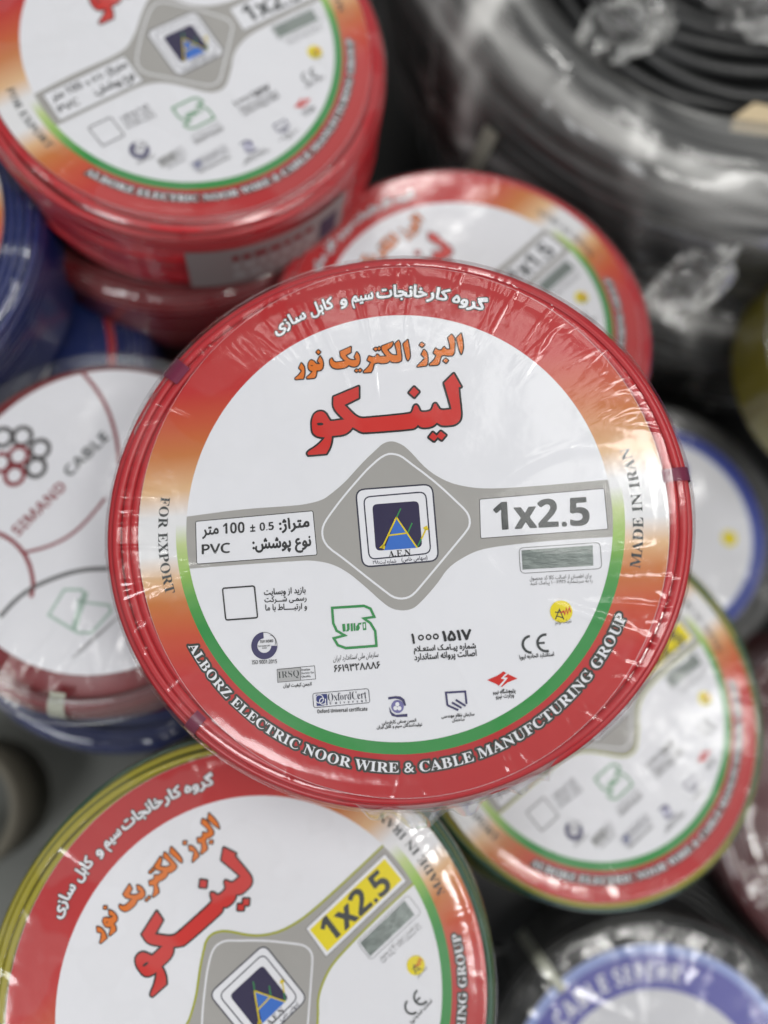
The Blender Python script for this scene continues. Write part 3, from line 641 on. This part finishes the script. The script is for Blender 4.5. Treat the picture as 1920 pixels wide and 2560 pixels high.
# ------------------------------------------------------------------ shrink film
def film_mesh(name, h, R, mat, creases, ell=(1, 1), off=(0, 0), seg=540, gap=1.0, side=None, rough=.35, seed=0, label_r=99.5):
    """sheet drawn over the label, over the shoulder and down the side, gathered in creases"""
    side = h - 6 if side is None else side
    prof = [(r, h + gap) for r in np.linspace(1, 96, 34)] + [(r, h + gap * .8 - .0) for r in np.linspace(97.2, R - 7, max(3, int((R - 104) / 1.2) + 2))]
    prof += [(R - 8 + (8.6) * math.cos(a), h - 8 + 8.6 * math.sin(a)) for a in np.linspace(np.pi / 2 * .85, 0, 8)]
    prof += [(R + .6, z) for z in np.linspace(h - 11, h - side, 8)]
    prof = np.array(prof); s = np.r_[0, np.cumsum(np.hypot(*np.diff(prof, axis=0).T))]
    tn = np.gradient(prof, axis=0); nn = np.stack([-tn[:, 1], tn[:, 0]], 1); nn /= np.linalg.norm(nn, axis=1)[:, None]; nn = np.where((nn[:, :1] * 1 + nn[:, 1:] > 0), nn, -nn)
    th = 2 * np.pi * np.arange(seg) / seg; T, S = np.meshgrid(th, s, indexing='ij'); Rr = np.broadcast_to(prof[None, :, 0], T.shape)
    D = np.zeros_like(T); r_ = np.random.default_rng(seed)
    for k in range(14):                             # slow slackness
        a, m_, q, b = r_.uniform(0, 6.28), r_.integers(2, 15), r_.uniform(.02, .12), r_.uniform(0, 6.28)
        D += rough * .25 * np.sin(m_ * T + a) * np.sin(q * S + b) * np.clip(S / 60, 0, 1)
    for (deg, s0, s1, slant, w, amp, bend) in creases:
        u = (T - math.radians(deg) + np.pi) % (2 * np.pi) - np.pi; v = (S - s0) / (s1 - s0)
        x = u * np.maximum(Rr, 20) - slant * (S - s0) - bend * np.sin(np.pi * np.clip(v, 0, 1))
        win = np.clip(v * 4, 0, 1) * np.clip((1 - v) * 4, 0, 1); win = win * win * (3 - 2 * win)
        D += amp * np.exp(-(x / w) ** 2) * win
    edge = np.clip((S - s[-9]) / 20, 0, 1); D += edge * (.15 + .4 * np.sin(23 * T + 1) * np.sin(7 * T) + .3 * np.sin(41 * T))
    D = np.maximum(D, -.45)
    rr = Rr + nn[None, :, 0] * D; zz = prof[None, :, 1] + nn[None, :, 1] * D
    lo = np.clip((rr - 60) / 40, 0, 1); ex, ey = 1 + (ell[0] - 1) * lo, 1 + (ell[1] - 1) * lo
    V = np.stack([rr * np.cos(T) * ex + off[0] * lo, rr * np.sin(T) * ey + off[1] * lo, zz], -1).reshape(-1, 3)
    return mesh(name, V, grid_faces(seg, len(prof))[:, ::-1], [mat])
def random_creases(n, lo, hi, seed, amp=(.25, .7), s0=(55, 85), s1=(100, 112), w=(.5, 1.3), slant=.25):
    r_ = np.random.default_rng(seed); return [(r_.uniform(lo, hi), r_.uniform(*s0), r_.uniform(*s1), r_.normal(0, slant), r_.uniform(*w), r_.uniform(*amp), r_.normal(0, 2)) for _ in range(n)]
def strap(h, R, deg, width, mat, ell=(1, 1), off=(0, 0), r0=98.5, lift=.5, down=None):
    """band of tape over the shoulder of a coil"""
    down = h * .8 if down is None else down
    prof = [(r0, h + .2)] + [(R - 9 + (9 + lift) * math.cos(a), h - 9 + (9 + lift) * math.sin(a)) for a in np.linspace(np.pi / 2, 0, 9)] + [(R + lift, h - down)]
    V = []; wa = width / R
    for i in range(7):
        t = math.radians(deg) + wa * (i / 6 - .5)
        for r, z in prof: V.append((r * math.cos(t) * ell[0] + off[0], r * math.sin(t) * ell[1] + off[1], z))
    return mesh("tape_strap", V, grid_faces(7, len(prof), False), [mat])

# ------------------------------------------------------------------ setting
def plane(name, size, z, mat):
    me = mesh(name, [(-size, -size, z), (size, -size, z), (size, size, z), (-size, size, z)], [(0, 1, 2, 3)], [mat], None, False); return obj(name, me)
fl = plane("floor", 3000, 0, FLOOR_MAT); tag(fl, "shop floor under the coils, coloured dark for the shade between them", "floor", kind="structure")  # shade between the coils is put into the floor's dark colour

# ------------------------------------------------------------------ the coil in focus
H = 60
MAIN = (2.96, -3.61, -286.5, -.1323, .1225, 4.94)
root = empty("wire_coil", MAIN, H, "sharp red wire coil on top of the heap with its whole label in view", "wire coil", "labelled wire coils")
ME, MO = (1.035, .975), (-3.0, .5)
MR = 109
obj("wire_winding", coil_winding(H, MR, 3.7, [RED_PVC], 3, ell=ME, off=MO, wob=.55), root)
star_label(root, H, "M")
cr = random_creases(44, 42, 122, 5, (.1, .36), (66, 90), (101, 112), (.4, .9), .4) + random_creases(15, 17, 47, 8, (.1, .3), (70, 92), (101, 113), (.35, .9), .45)
cr += random_creases(16, 122, 200, 9, (.1, .4), (78, 98), (104, 116), (.4, 1.0), .3) + random_creases(18, -75, -17, 12, (.1, .38), (76, 96), (102, 116), (.35, .9), .4)
cr += random_creases(10, -160, -75, 13, (.08, .25), (88, 98), (106, 118), (.5, 1.2), .3)
cr += [(22, 35, 92, -.25, 3.4, .30, 3), (8, 30, 84, .3, 2.6, .25, 2), (-20, 40, 100, .3, 1.4, .35, -2), (-33, 60, 108, .1, 1.6, .7, 2), (-29, 72, 108, .35, .9, .6, 1), (103, 50, 105, .05, .5, .6, 0), (92, 44, 104, 0, .45, .6, 0), (176, 55, 98, .8, .6, .4, 2), (196, 52, 90, -.7, .6, .4, 3)]
obj("film_wrap", film_mesh("film_wrap", H, MR, FILM, cr, ME, MO, seg=1080, seed=4, rough=.2), root)
for dg in (4.5, 224, 138): obj("tape_strap", strap(H, MR, dg, 5.2 if dg != 138 else 9, TAPE, ME, MO), root)
def flap(a0, a1, R, h, seed, mat):
    """loose gathered end of the film hanging below the rim"""
    r_ = np.random.default_rng(seed); n, k = 90, 14; V = []
    ph = r_.uniform(0, 6.28, 6)
    for i in range(n):
        u = i / (n - 1); t = math.radians(a0 + (a1 - a0) * u); fade = min(1, 8 * u, 8 * (1 - u))
        rag = 1 + .25 * math.sin(9 * u + ph[0]) + .15 * math.sin(31 * u + ph[1])
        for j in range(k):
            v = j / (k - 1); w = v * (1.1 * math.sin(25 * u + 2 * v + ph[2]) + .6 * math.sin(51 * u + ph[3]) + .25 * math.sin(97 * u + ph[4]))
            r = R - 5 + 9 * fade * rag * v + w * .6; z = h - 2 - 16 * v ** 1.4 + w
            V.append((r * math.cos(t) * ME[0] + MO[0], r * math.sin(t) * ME[1] + MO[1], z))
    return mesh("film_flap", V, grid_faces(n, k, False), [mat])
obj("film_flap", flap(-103, -58, MR + 1.5, H, 21, FILM_FLAP), root)
obj("film_flap", flap(126, 160, MR, H, 22, FILM_FLAP), root)

# ------------------------------------------------------------------ its neighbours with the same kind of label
def labelled(pose, h, variant, mats, seed, label, stripe=False, creases=24, R=109, ell=(1, 1), off=(0, 0), d=3.7, wob=1.0):
    r = empty("wire_coil", pose, h, label, "wire coil", "labelled wire coils")
    obj("wire_winding", coil_winding(h, R, d, mats, seed, stripe, ell, off, wob), r); star_label(r, h, variant)
    cs = random_creases(creases, 0, 360, seed + 50, (.15, .5), (66, 94), (100, 114), (.6, 1.6), .35) + random_creases(4, 0, 360, seed + 70, (.15, .35), (25, 45), (60, 100), (1.5, 3.0), .4)
    obj("film_wrap", film_mesh("film_wrap", h, R, FILM_NEAR, cs, ell, off, seg=420, seed=seed, rough=.25), r)
    return r
cB = labelled((-54.76, -203.0, -321.7, .0918, .198, 39.75), 60, "MY", [YEL_PVC, GRN_PVC], 11, "yellow and green wire coil at the bottom left with a yellow 1x2.5 panel", True, 34, R=108, off=(-3, 1))
cC = labelled((115.6, -107.4, -427.6, .1841, .3411, 33.07), 60, "MY", [YEL_PVC, GRN_PVC], 12, "yellow and green wire coil tucked under the lower right of the sharp red coil", True, 34, R=107, off=(3, 1))
cA = labelled((-105.7, 245.1, -401.0, .1423, .1796, 33.4), 60, "M", [RED_PVC], 13, "red wire coil topping the stack at the top left, paper sticker on its side", False, 20, R=109, wob=2.4, d=4.8)
cD = labelled((45.8, 109.4, -432.0, .0594, .353, 44.73), 58, "D", [RED_PVC], 14, "red wire coil with a 1x1.5 label behind the upper edge of the sharp coil", False, 16, R=109)

# sticker on the side of the top-left coil
def side_sticker(root, h, R, a0, a1, z0, z1):
    n = 24; V = []
    for i in range(n + 1):
        t = math.radians(a0 + (a1 - a0) * i / n)
        for z in (z0, z1): V.append(((R + 1.9) * math.cos(t), (R + 1.9) * math.sin(t), z))
    s = obj("side_sticker", mesh("side_sticker", V, grid_faces(n + 1, 2, False), [STICKER]), root)
    V, Fc, I = [], [], []
    def patch(b0, b1, y0, y1, mi):
        k = len(V)
        for i in range(5):
            t = math.radians(b0 + (b1 - b0) * i / 4)
            for z in (y0, y1): V.append(((R + 2.2) * math.cos(t), (R + 2.2) * math.sin(t), z))
        for i in range(4): Fc.append((k + 2 * i, k + 2 * i + 2, k + 2 * i + 3, k + 2 * i + 1)); I.append(mi)
    w = a1 - a0
    patch(a0 + .80 * w, a0 + .93 * w, z0 + 8, z1 - 10, 0)
    r_ = np.random.default_rng(3)
    for row in range(3):
        x = .25
        while x < .72:
            l = r_.uniform(.03, .08); patch(a0 + x * w, a0 + (x + l) * w, z1 - 12 - row * 9, z1 - 7 - row * 9, 1 if row == 0 else 2); x += l + .025
    obj("printed_block", mesh("printed_block", V, Fc, [ink('navy', INK['navy']), ink('darkred', INK['darkred']), ink('grey2', INK['grey2'])], I, False), s)
side_sticker(cA, 60, 109, -122.4, -72.4, 8, 46)

# ------------------------------------------------------------------ plain coils of the stacks
def plain(pose, h, mats, seed, label, R=109, d=3.8, group=None, film=FILM_SOFT, stripe=False, creases=20):
    r = empty("wire_coil", pose, h, label, "wire coil", group)
    obj("wire_winding", coil_winding(h, R, d, mats, seed, stripe), r)
    if film: obj("film_wrap", film_mesh("film_wrap", h, R, film, random_creases(creases, 0, 360, seed, (.4, 1.2), (80, 100), (110, 150), (1, 3), .3), seg=240, seed=seed, rough=.8), r)
    return r
def below(p, k, h, dx=0, dy=0):
    """lens-frame pose k plates further down along the vertical"""
    q = np.array(p[:3]) - UP * (h * k); return (q[0] + dx, q[1] + dy, q[2], .06, .20, 0)
A0 = (-105.7, 245.1, -401.0)
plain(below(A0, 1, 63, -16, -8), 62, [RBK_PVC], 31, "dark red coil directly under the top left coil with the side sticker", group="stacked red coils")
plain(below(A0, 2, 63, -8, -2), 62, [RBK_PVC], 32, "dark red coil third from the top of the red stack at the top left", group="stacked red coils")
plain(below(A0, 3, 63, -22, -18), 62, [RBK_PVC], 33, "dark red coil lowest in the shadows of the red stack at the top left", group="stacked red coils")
# under the sharp red coil
plain((4, 22, -352, .06, .20, 0), 54, [RED_PVC], 34, "red coil underneath the sharp red coil and carrying it", R=98)

# coil with the ring emblem at the left
S0 = (-145.2, -1.85, -393.5, -.0385, .2299, 0)
cS = empty("wire_coil", S0, 60, "red wire coil at the left with a white label showing an emblem of linked rings", "wire coil")
obj("wire_winding", coil_winding(60, 93, 4.2, [RBK_PVC], 41, off=(-3, -8)), cS)
ls = obj("paper_label", sheet_mesh(80, 60), cS)
for part in ("printed_panel", "ring_emblem", "standard_mark", "printed_lettering", "fine_print"): obj(part, art_mesh('S', part, '', 60), ls)
obj("tape_strap", strap(60, 93, -97, 9, TAPE_PALE, off=(-3, -8), r0=81), cS)
obj("film_wrap", film_mesh("film_wrap", 60, 93, FILM, random_creases(30, 180, 330, 44, (.4, 1.1), (30, 70), (78, 96), (1, 3), .5), seg=300, seed=45, off=(-3, -8)), cS)
plain(below(S0, 1, 62, -2, -20), 60, [BLU_PVC], 42, "dark blue coil under the red coil with the ring emblem", R=106)

# blue coils at the left edge
cL = empty("wire_coil", (-301, 150, -400, .06, .20, 20), 62, "blue wire coil with a red bordered label cut off by the left edge", "wire coil", "blue coils at the left edge")
obj("wire_winding", coil_winding(62, 119, 4.4, [BLU_PVC], 51), cL); star_label(cL, 62, "M")
obj("film_wrap", film_mesh("film_wrap", 62, 119, FILM_SOFT, random_creases(20, 0, 360, 52, (.4, 1), (80, 100), (110, 150), (1, 3)), seg=240, seed=52, rough=.7), cL)
cL2 = empty("wire_coil", (-265, 92, -468, .06, .20, 0), 62, "blue wire coil with a red rim, below the blue coil at the left edge", "wire coil", "blue coils at the left edge")
obj("wire_winding", coil_winding(62, 121, 4.0, [BLU_PVC], 53), cL2)
ll = obj("paper_label", sheet_mesh(99.5, 62), cL2); av, af = annulus(95, 99.4, 62 + LIFT); bv, bf = annulus(60, 95, 62 + LIFT); obj("printed_border", mesh("printed_border", np.vstack([av, bv]), np.vstack([af, bf + len(av)]), [ink('deepred', (.40, .012, .016)), ink('inkblue', (.012, .025, .13))], [0] * len(af) + [1] * len(bf), False), ll)
obj("film_wrap", film_mesh("film_wrap", 62, 121, FILM_SOFT, random_creases(20, 0, 360, 54, (.4, 1), (80, 100), (110, 150), (1, 3)), seg=240, seed=54, rough=.7), cL2)

# ------------------------------------------------------------------ big wrapped coil of black cable
def big_prof(r0, r1, h, w):
    rc, k = (r0 + r1) / 2, (r1 - r0) / 2
    return [(r0, 20)] + [(rc - (k - w) * math.cos(a), h - k + (k - w) * math.sin(a)) for a in np.linspace(0, np.pi, 14)] + [(r1 - w, 10)]
GH = 112
cG = empty("cable_coil", (262, 436, -523, .06, .20, 0), GH, "huge coil of black cable wrapped in cloudy stretch film at the top right", "cable coil")
obj("cable_winding", winding("cable_winding", big_prof(186, 258, GH, 6), 12, [BLK_PVC], [(184, 10), (196, GH - 40), (222, GH - 14), (240, GH - 24), (247, 8)], 61, seg=200, minor=10, wob=2.0), cG)
def wrap_mesh(r0, r1, h, seed, folds=()):
    r_ = np.random.default_rng(seed); rc, k = (r0 + r1) / 2, (r1 - r0) / 2 + 4
    prof = [(r0 - 2, h - k - 20)] + [(rc - k * math.cos(a), h - k + 4 + k * math.sin(a)) for a in np.linspace(0.1, np.pi, 22)] + [(r1 + 4, z) for z in np.linspace(h - k - 8, 8, 14)]
    prof = np.array(prof); seg = 480; T, J = np.meshgrid(2 * np.pi * np.arange(seg) / seg, np.arange(len(prof)), indexing='ij'); D = np.zeros_like(T, dtype=float)
    for _ in range(70):
        t0, j0, sl, w, a = r_.uniform(0, 6.28), r_.uniform(0, 36), r_.normal(0, .04), r_.uniform(.01, .05), r_.uniform(.5, 2.2)
        u = (T - t0 - sl * (J - j0) + np.pi) % (2 * np.pi) - np.pi; D += a * np.exp(-(u / w) ** 2) * np.exp(-((J - j0) / 9.0) ** 2)
    for _ in range(10): D += r_.uniform(.3, 1.2) * np.sin(r_.integers(3, 18) * T + r_.uniform(0, 6)) * np.sin(r_.uniform(.1, .5) * J + r_.uniform(0, 6))
    D += 1.5 * np.abs(np.sin(.8 * J + 2 * np.sin(T * 2))) + .9 * np.abs(np.sin(1.7 * J + 3 * np.sin(3 * T + 1)))
    tn = np.gradient(prof, axis=0); nn = np.stack([-tn[:, 1], tn[:, 0]], 1); nn /= np.linalg.norm(nn, axis=1)[:, None]
    r = prof[None, :, 0] + nn[None, :, 0] * D; z = prof[None, :, 1] + nn[None, :, 1] * D
    C = .05 + 0 * T
    for _ in range(64):
        j0, wj, a, m_, p, q = r_.uniform(4, 36), r_.uniform(.25, .7), r_.uniform(.06, .34), r_.integers(2, 9), r_.uniform(0, 6.28), r_.normal(0, 2.2)
        C += a * np.exp(-((J - j0 - 1.6 * np.sin(T * 2 + q)) / wj) ** 2) * np.clip(np.sin(m_ * T + p), 0, 1) ** 2
    for deg, wd, a in folds:
        u = (T - math.radians(deg) - .012 * (J - 14) + np.pi) % (2 * np.pi) - np.pi; C += a * np.exp(-(u / wd) ** 2) * (.6 + .4 * np.sin(40 * u + J * .6))
    me = mesh("stretch_wrap", np.stack([r * np.cos(T), r * np.sin(T), z], -1).reshape(-1, 3), grid_faces(seg, len(prof)), [FILM_CLOUD])
    va = me.color_attributes.new(name='milky', type='FLOAT_COLOR', domain='POINT')
    C = np.clip(C, .02, .75).astype(np.float32).ravel(); va.data.foreach_set('color', np.stack([C, C, C, np.ones_like(C)], 1).ravel())
    return me
obj("stretch_wrap", wrap_mesh(186, 258, GH, 62, [(212, .05, .7), (203, .02, .35), (243, .03, .22)]), cG)
def wall_tape(root, R, deg, width, z0, z1, mat, lean=0):
    V = []
    for i in range(5):
        for j in range(8):
            v = j / 7; t = math.radians(deg) + (i / 4 - .5) * width / R + lean * v; V.append(((R + 8) * math.cos(t), (R + 8) * math.sin(t), z0 + (z1 - z0) * v))
    obj("tape_strip", mesh("tape_strip", V, grid_faces(5, 8, False), [mat]), root)
wall_tape(cG, 258, 222, 11, 20, 84, TAPE_PALE, .03)
cG3 = empty("cable_coil", below((262, 436, -523), 1, GH + 2, 52, -44), 106, "second black cable coil in cloudy wrap, beneath the huge wrapped coil", "cable coil")
obj("cable_winding", winding("cable_winding", big_prof(186, 262, 106, 6), 12, [BLK_PVC], [(184, 10), (196, 60), (222, 92), (240, 82), (251, 8)], 66, seg=200, minor=10, wob=2.0), cG3)
obj("stretch_wrap", wrap_mesh(186, 262, 106, 67, [(230, .03, .3), (252, .03, .35), (268, .02, .25)]), cG3)
cG2 = empty("cable_coil", (262, 436, -560, .06, .20, 0), 170, "coil of glossy black cable lying inside the ring of the huge wrapped coil", "cable coil")
obj("cable_winding", winding("cable_winding", [(40, 160), (90, 166), (140, 166), (168, 150), (174, 120), (176, 10)], 12, [BLK_PVC], [(30, 150), (140, 156), (165, 138), (168, 5)], 63, seg=200, minor=10, wob=9.0), cG2)
def crumpled(name, sx, sy, seed, mat, amp=6, n=60):
    r_ = np.random.default_rng(seed); X, Y = np.meshgrid(np.linspace(-1, 1, n), np.linspace(-1, 1, n), indexing='ij'); Z = np.zeros_like(X)
    for _ in range(40):
        a = r_.uniform(0, 6.28); k = r_.uniform(2, 9); p = r_.uniform(0, 6.28); Z += np.abs(np.sin(k * (X * math.cos(a) + Y * math.sin(a)) + p)) ** .6 * amp / k
    Z -= Z.min(); Z *= np.clip(1.2 - .7 * (X ** 2 + Y ** 2), .1, 1)
    rad = np.sqrt(np.maximum(X ** 2 + Y ** 2, 1e-9)); sq = np.maximum(np.abs(X), np.abs(Y)) / rad; ang = np.arctan2(Y, X)
    k_ = sq * (1 + .14 * np.sin(2 * ang + seed) + .05 * np.sin(5 * ang + 2 * seed) + .03 * np.sin(9 * ang + seed))
    return mesh(name, np.stack([sx * X * k_, sy * Y * k_, Z], -1).reshape(-1, 3), grid_faces(n, n, False), [mat])
def crumple_at(name, pos, sx, sy, seed, label, mat=None, turn=0, amp=6):
    e = obj(name, crumpled(name, sx, sy, seed, mat or FILM_BAG, amp)); M3 = Matrix((ROT @ np.stack([[1, 0, -.06], [0, 1, -.2], UP], 1)).tolist())
    q = M3.to_quaternion() @ Matrix.Rotation(turn, 3, 'Z').to_quaternion(); e.rotation_mode = 'QUATERNION'; e.rotation_quaternion = q; e.location = room(pos)
    return tag(e, label, "plastic film")
crumple_at("plastic_scrap", (168, 334, -538), 34, 26, 71, "clear torn plastic scrap lying on the black cable at the top", turn=.5, amp=10)
crumple_at("plastic_scrap", (258, 338, -530), 40, 22, 72, "shiny crumpled film in the top right corner over black cable", turn=-.3, amp=12)
crumple_at("plastic_bag", (196, 146, -492), 40, 17, 73, "pale bunched plastic bag between the wrapped coil and the yellow coil", turn=.75, amp=11)
def card_piece():
    V = [(-26, -9, 0), (24, -12, 0), (30, 6, 0), (-10, 14, 0), (-24, 4, 0)]; V = V + [(x, y, 1.5) for x, y, z in V]
    f = [(4, 3, 2, 1, 0), (5, 6, 7, 8, 9)] + [(i, (i + 1) % 5, (i + 1) % 5 + 5, i + 5) for i in range(5)]
    return mesh("cardboard_piece", V, f, [CARD], None, False)
cp = obj("cardboard_piece", card_piece()); cp.location = room((256, 258, -512)); cp.rotation_mode = 'QUATERNION'; cp.rotation_quaternion = Matrix(ROT.tolist()).to_quaternion()
tag(cp, "torn tan cardboard piece on the black cable at the right edge", "cardboard")

# ------------------------------------------------------------------ coils at the right and bottom
def simple_label(root, R, h, rings, letter=None):
    l = obj("paper_label", sheet_mesh(R, h), root); V, Fc, I, mats, n = [], [], [], [], 0
    for k, (r0, r1, mt) in enumerate(rings):
        v, f = annulus(r0, r1, h + LIFT * (1 + k), n=120); V.append(v); Fc.append(f + n); n += len(v); mats.append(mt); I += [k] * len(f)
    obj("printed_border", mesh("printed_border", np.vstack(V), np.vstack(Fc), mats, I, False), l); return l
BLUE_INK = ink('deepblue', (.03, .05, .30)); LBLUE = ink('lightblue', (.26, .33, .62)); PURP = ink('blueviolet', (.10, .10, .36)); PALE = ink('palegrey', (.62, .62, .66)); VIOL = ink('bluelabel', (.07, .07, .42))
cF = empty("wire_coil", (352, 112, -520, .06, .20, 0), 60, "yellow wire coil with a blue violet label at the right edge", "wire coil")
obj("wire_winding", coil_winding(60, 92, 4.0, [YEL_PVC], 81), cF); simple_label(cF, 84, 60, [(.01, 83.8, VIOL)])
obj("film_wrap", film_mesh("film_wrap", 60, 92, FILM_SOFT, random_creases(16, 0, 360, 82), seg=240, seed=82, rough=.6), cF)
cE = empty("wire_coil", (205, -16, -578, .06, .20, 0), 60, "grey wire coil low down at the right with a white label ringed in blue", "wire coil")
obj("wire_winding", coil_winding(60, 104, 4.0, [GRY_PVC], 83), cE)
le = simple_label(cE, 84, 60, [(75, 83.8, BLUE_INK), (73.5, 75, LBLUE)])
V, Fc = annulus(.01, 6, 60 + .2, n=40); V[:, 0] += 56; V[:, 1] -= 4
V2, F2 = annulus(.01, 5, 60 + .2, n=40); V2[:, 0] += 24; V2[:, 1] += 50
obj("yellow_mark", mesh("yellow_mark", V, Fc, [ink("yellow", INK["yellow"])], None, False), le); obj("violet_mark", mesh("violet_mark", V2, F2, [PURP], None, False), le)
obj("film_wrap", film_mesh("film_wrap", 60, 104, FILM_SOFT, random_creases(16, 0, 360, 84), seg=240, seed=84, rough=1.2), cE)

P0 = (160.6, -351.5, -447, .06, .20, 0)
cP = empty("wire_coil", P0, 58, "black wire coil at the bottom right with a blue ringed label lettered in white", "wire coil")
obj("wire_winding", coil_winding(58, 109, 3.9, [BLK_PVC], 91), cP)
lp = simple_label(cP, 92, 58, [(86.5, 91.8, LBLUE), (67, 86.5, PURP), (.01, 67, PALE)])
obj("printed_lettering", art_mesh('P', 'printed_lettering', '', 58), lp)
obj("tape_strap", strap(58, 109, 128, 7, TAPE_PALE, r0=86), cP)
obj("film_wrap", film_mesh("film_wrap", 58, 109, FILM_SOFT, random_creases(30, 0, 200, 92, (.3, .9), (40, 85), (95, 125), (1, 2.5), .5), seg=360, seed=92, rough=.35), cP)
plain(below(P0, 1, 59, 2, 14), 62, [BLK_PVC], 93, "black coil under the coil with the blue ringed label", R=128, d=4.2, film=None)
plain((335, -196, -512, .06, .20, 0), 62, [MAR_PVC], 94, "dark maroon coil at the right edge beside the yellow striped coil", R=120, d=4.2, group="maroon coils at the right edge")
plain((322, -206, -575, .06, .20, 0), 62, [MAR_PVC], 95, "dark maroon coil lower down at the right edge", R=116, d=4.2, film=None, group="maroon coils at the right edge")
plain((-62, -228, -388, .06, .20, 0), 62, [BLK_PVC], 96, "black coil beneath the yellow striped coil at the bottom left", R=104, d=4.2)
plain((78, -196, -520, .06, .20, 0), 60, [BLK_PVC], 97, "black coil in the dark gap between the two yellow striped coils", R=100, d=4.2, film=None)

lit_slab = obj("lit_floor_slab", mesh("lit_floor_slab", [(x, y, z) for z in (0, 6) for x, y in ((-330, -150), (150, -150), (150, 170), (-330, 170))], [(3, 2, 1, 0), (4, 5, 6, 7), (0, 1, 5, 4), (1, 2, 6, 5), (2, 3, 7, 6), (3, 0, 4, 7)], [LIT_FLOOR], None, False))
lit_slab.location = room((-290, -230, -560)); lit_slab.location.z = .0005; tag(lit_slab, "added slab standing in for the lit grey floor at the lower left", "floor slab")  # added slab: stands in for the lit part of the floor
# cardboard core on the floor
t = 2 * np.pi * np.arange(48) / 48; pr = [(38, 0), (44, 0), (44, 60), (38, 60)]
V = np.stack([np.array([[r * math.cos(a), r * math.sin(a), z] for r, z in pr]) for a in t]).reshape(-1, 3); Fc = np.vstack([grid_faces(48, 4), [(i * 4 + 3, ((i + 1) % 48) * 4 + 3, ((i + 1) % 48) * 4, i * 4) for i in range(48)]])
core = obj("cardboard_core", mesh("cardboard_core", V, Fc, [CORE])); core.location = room((-300, -220, -596)); core.location.z = .0066
tag(core, "empty grey brown cardboard core standing on the lit floor slab at the lower left", "cardboard core")
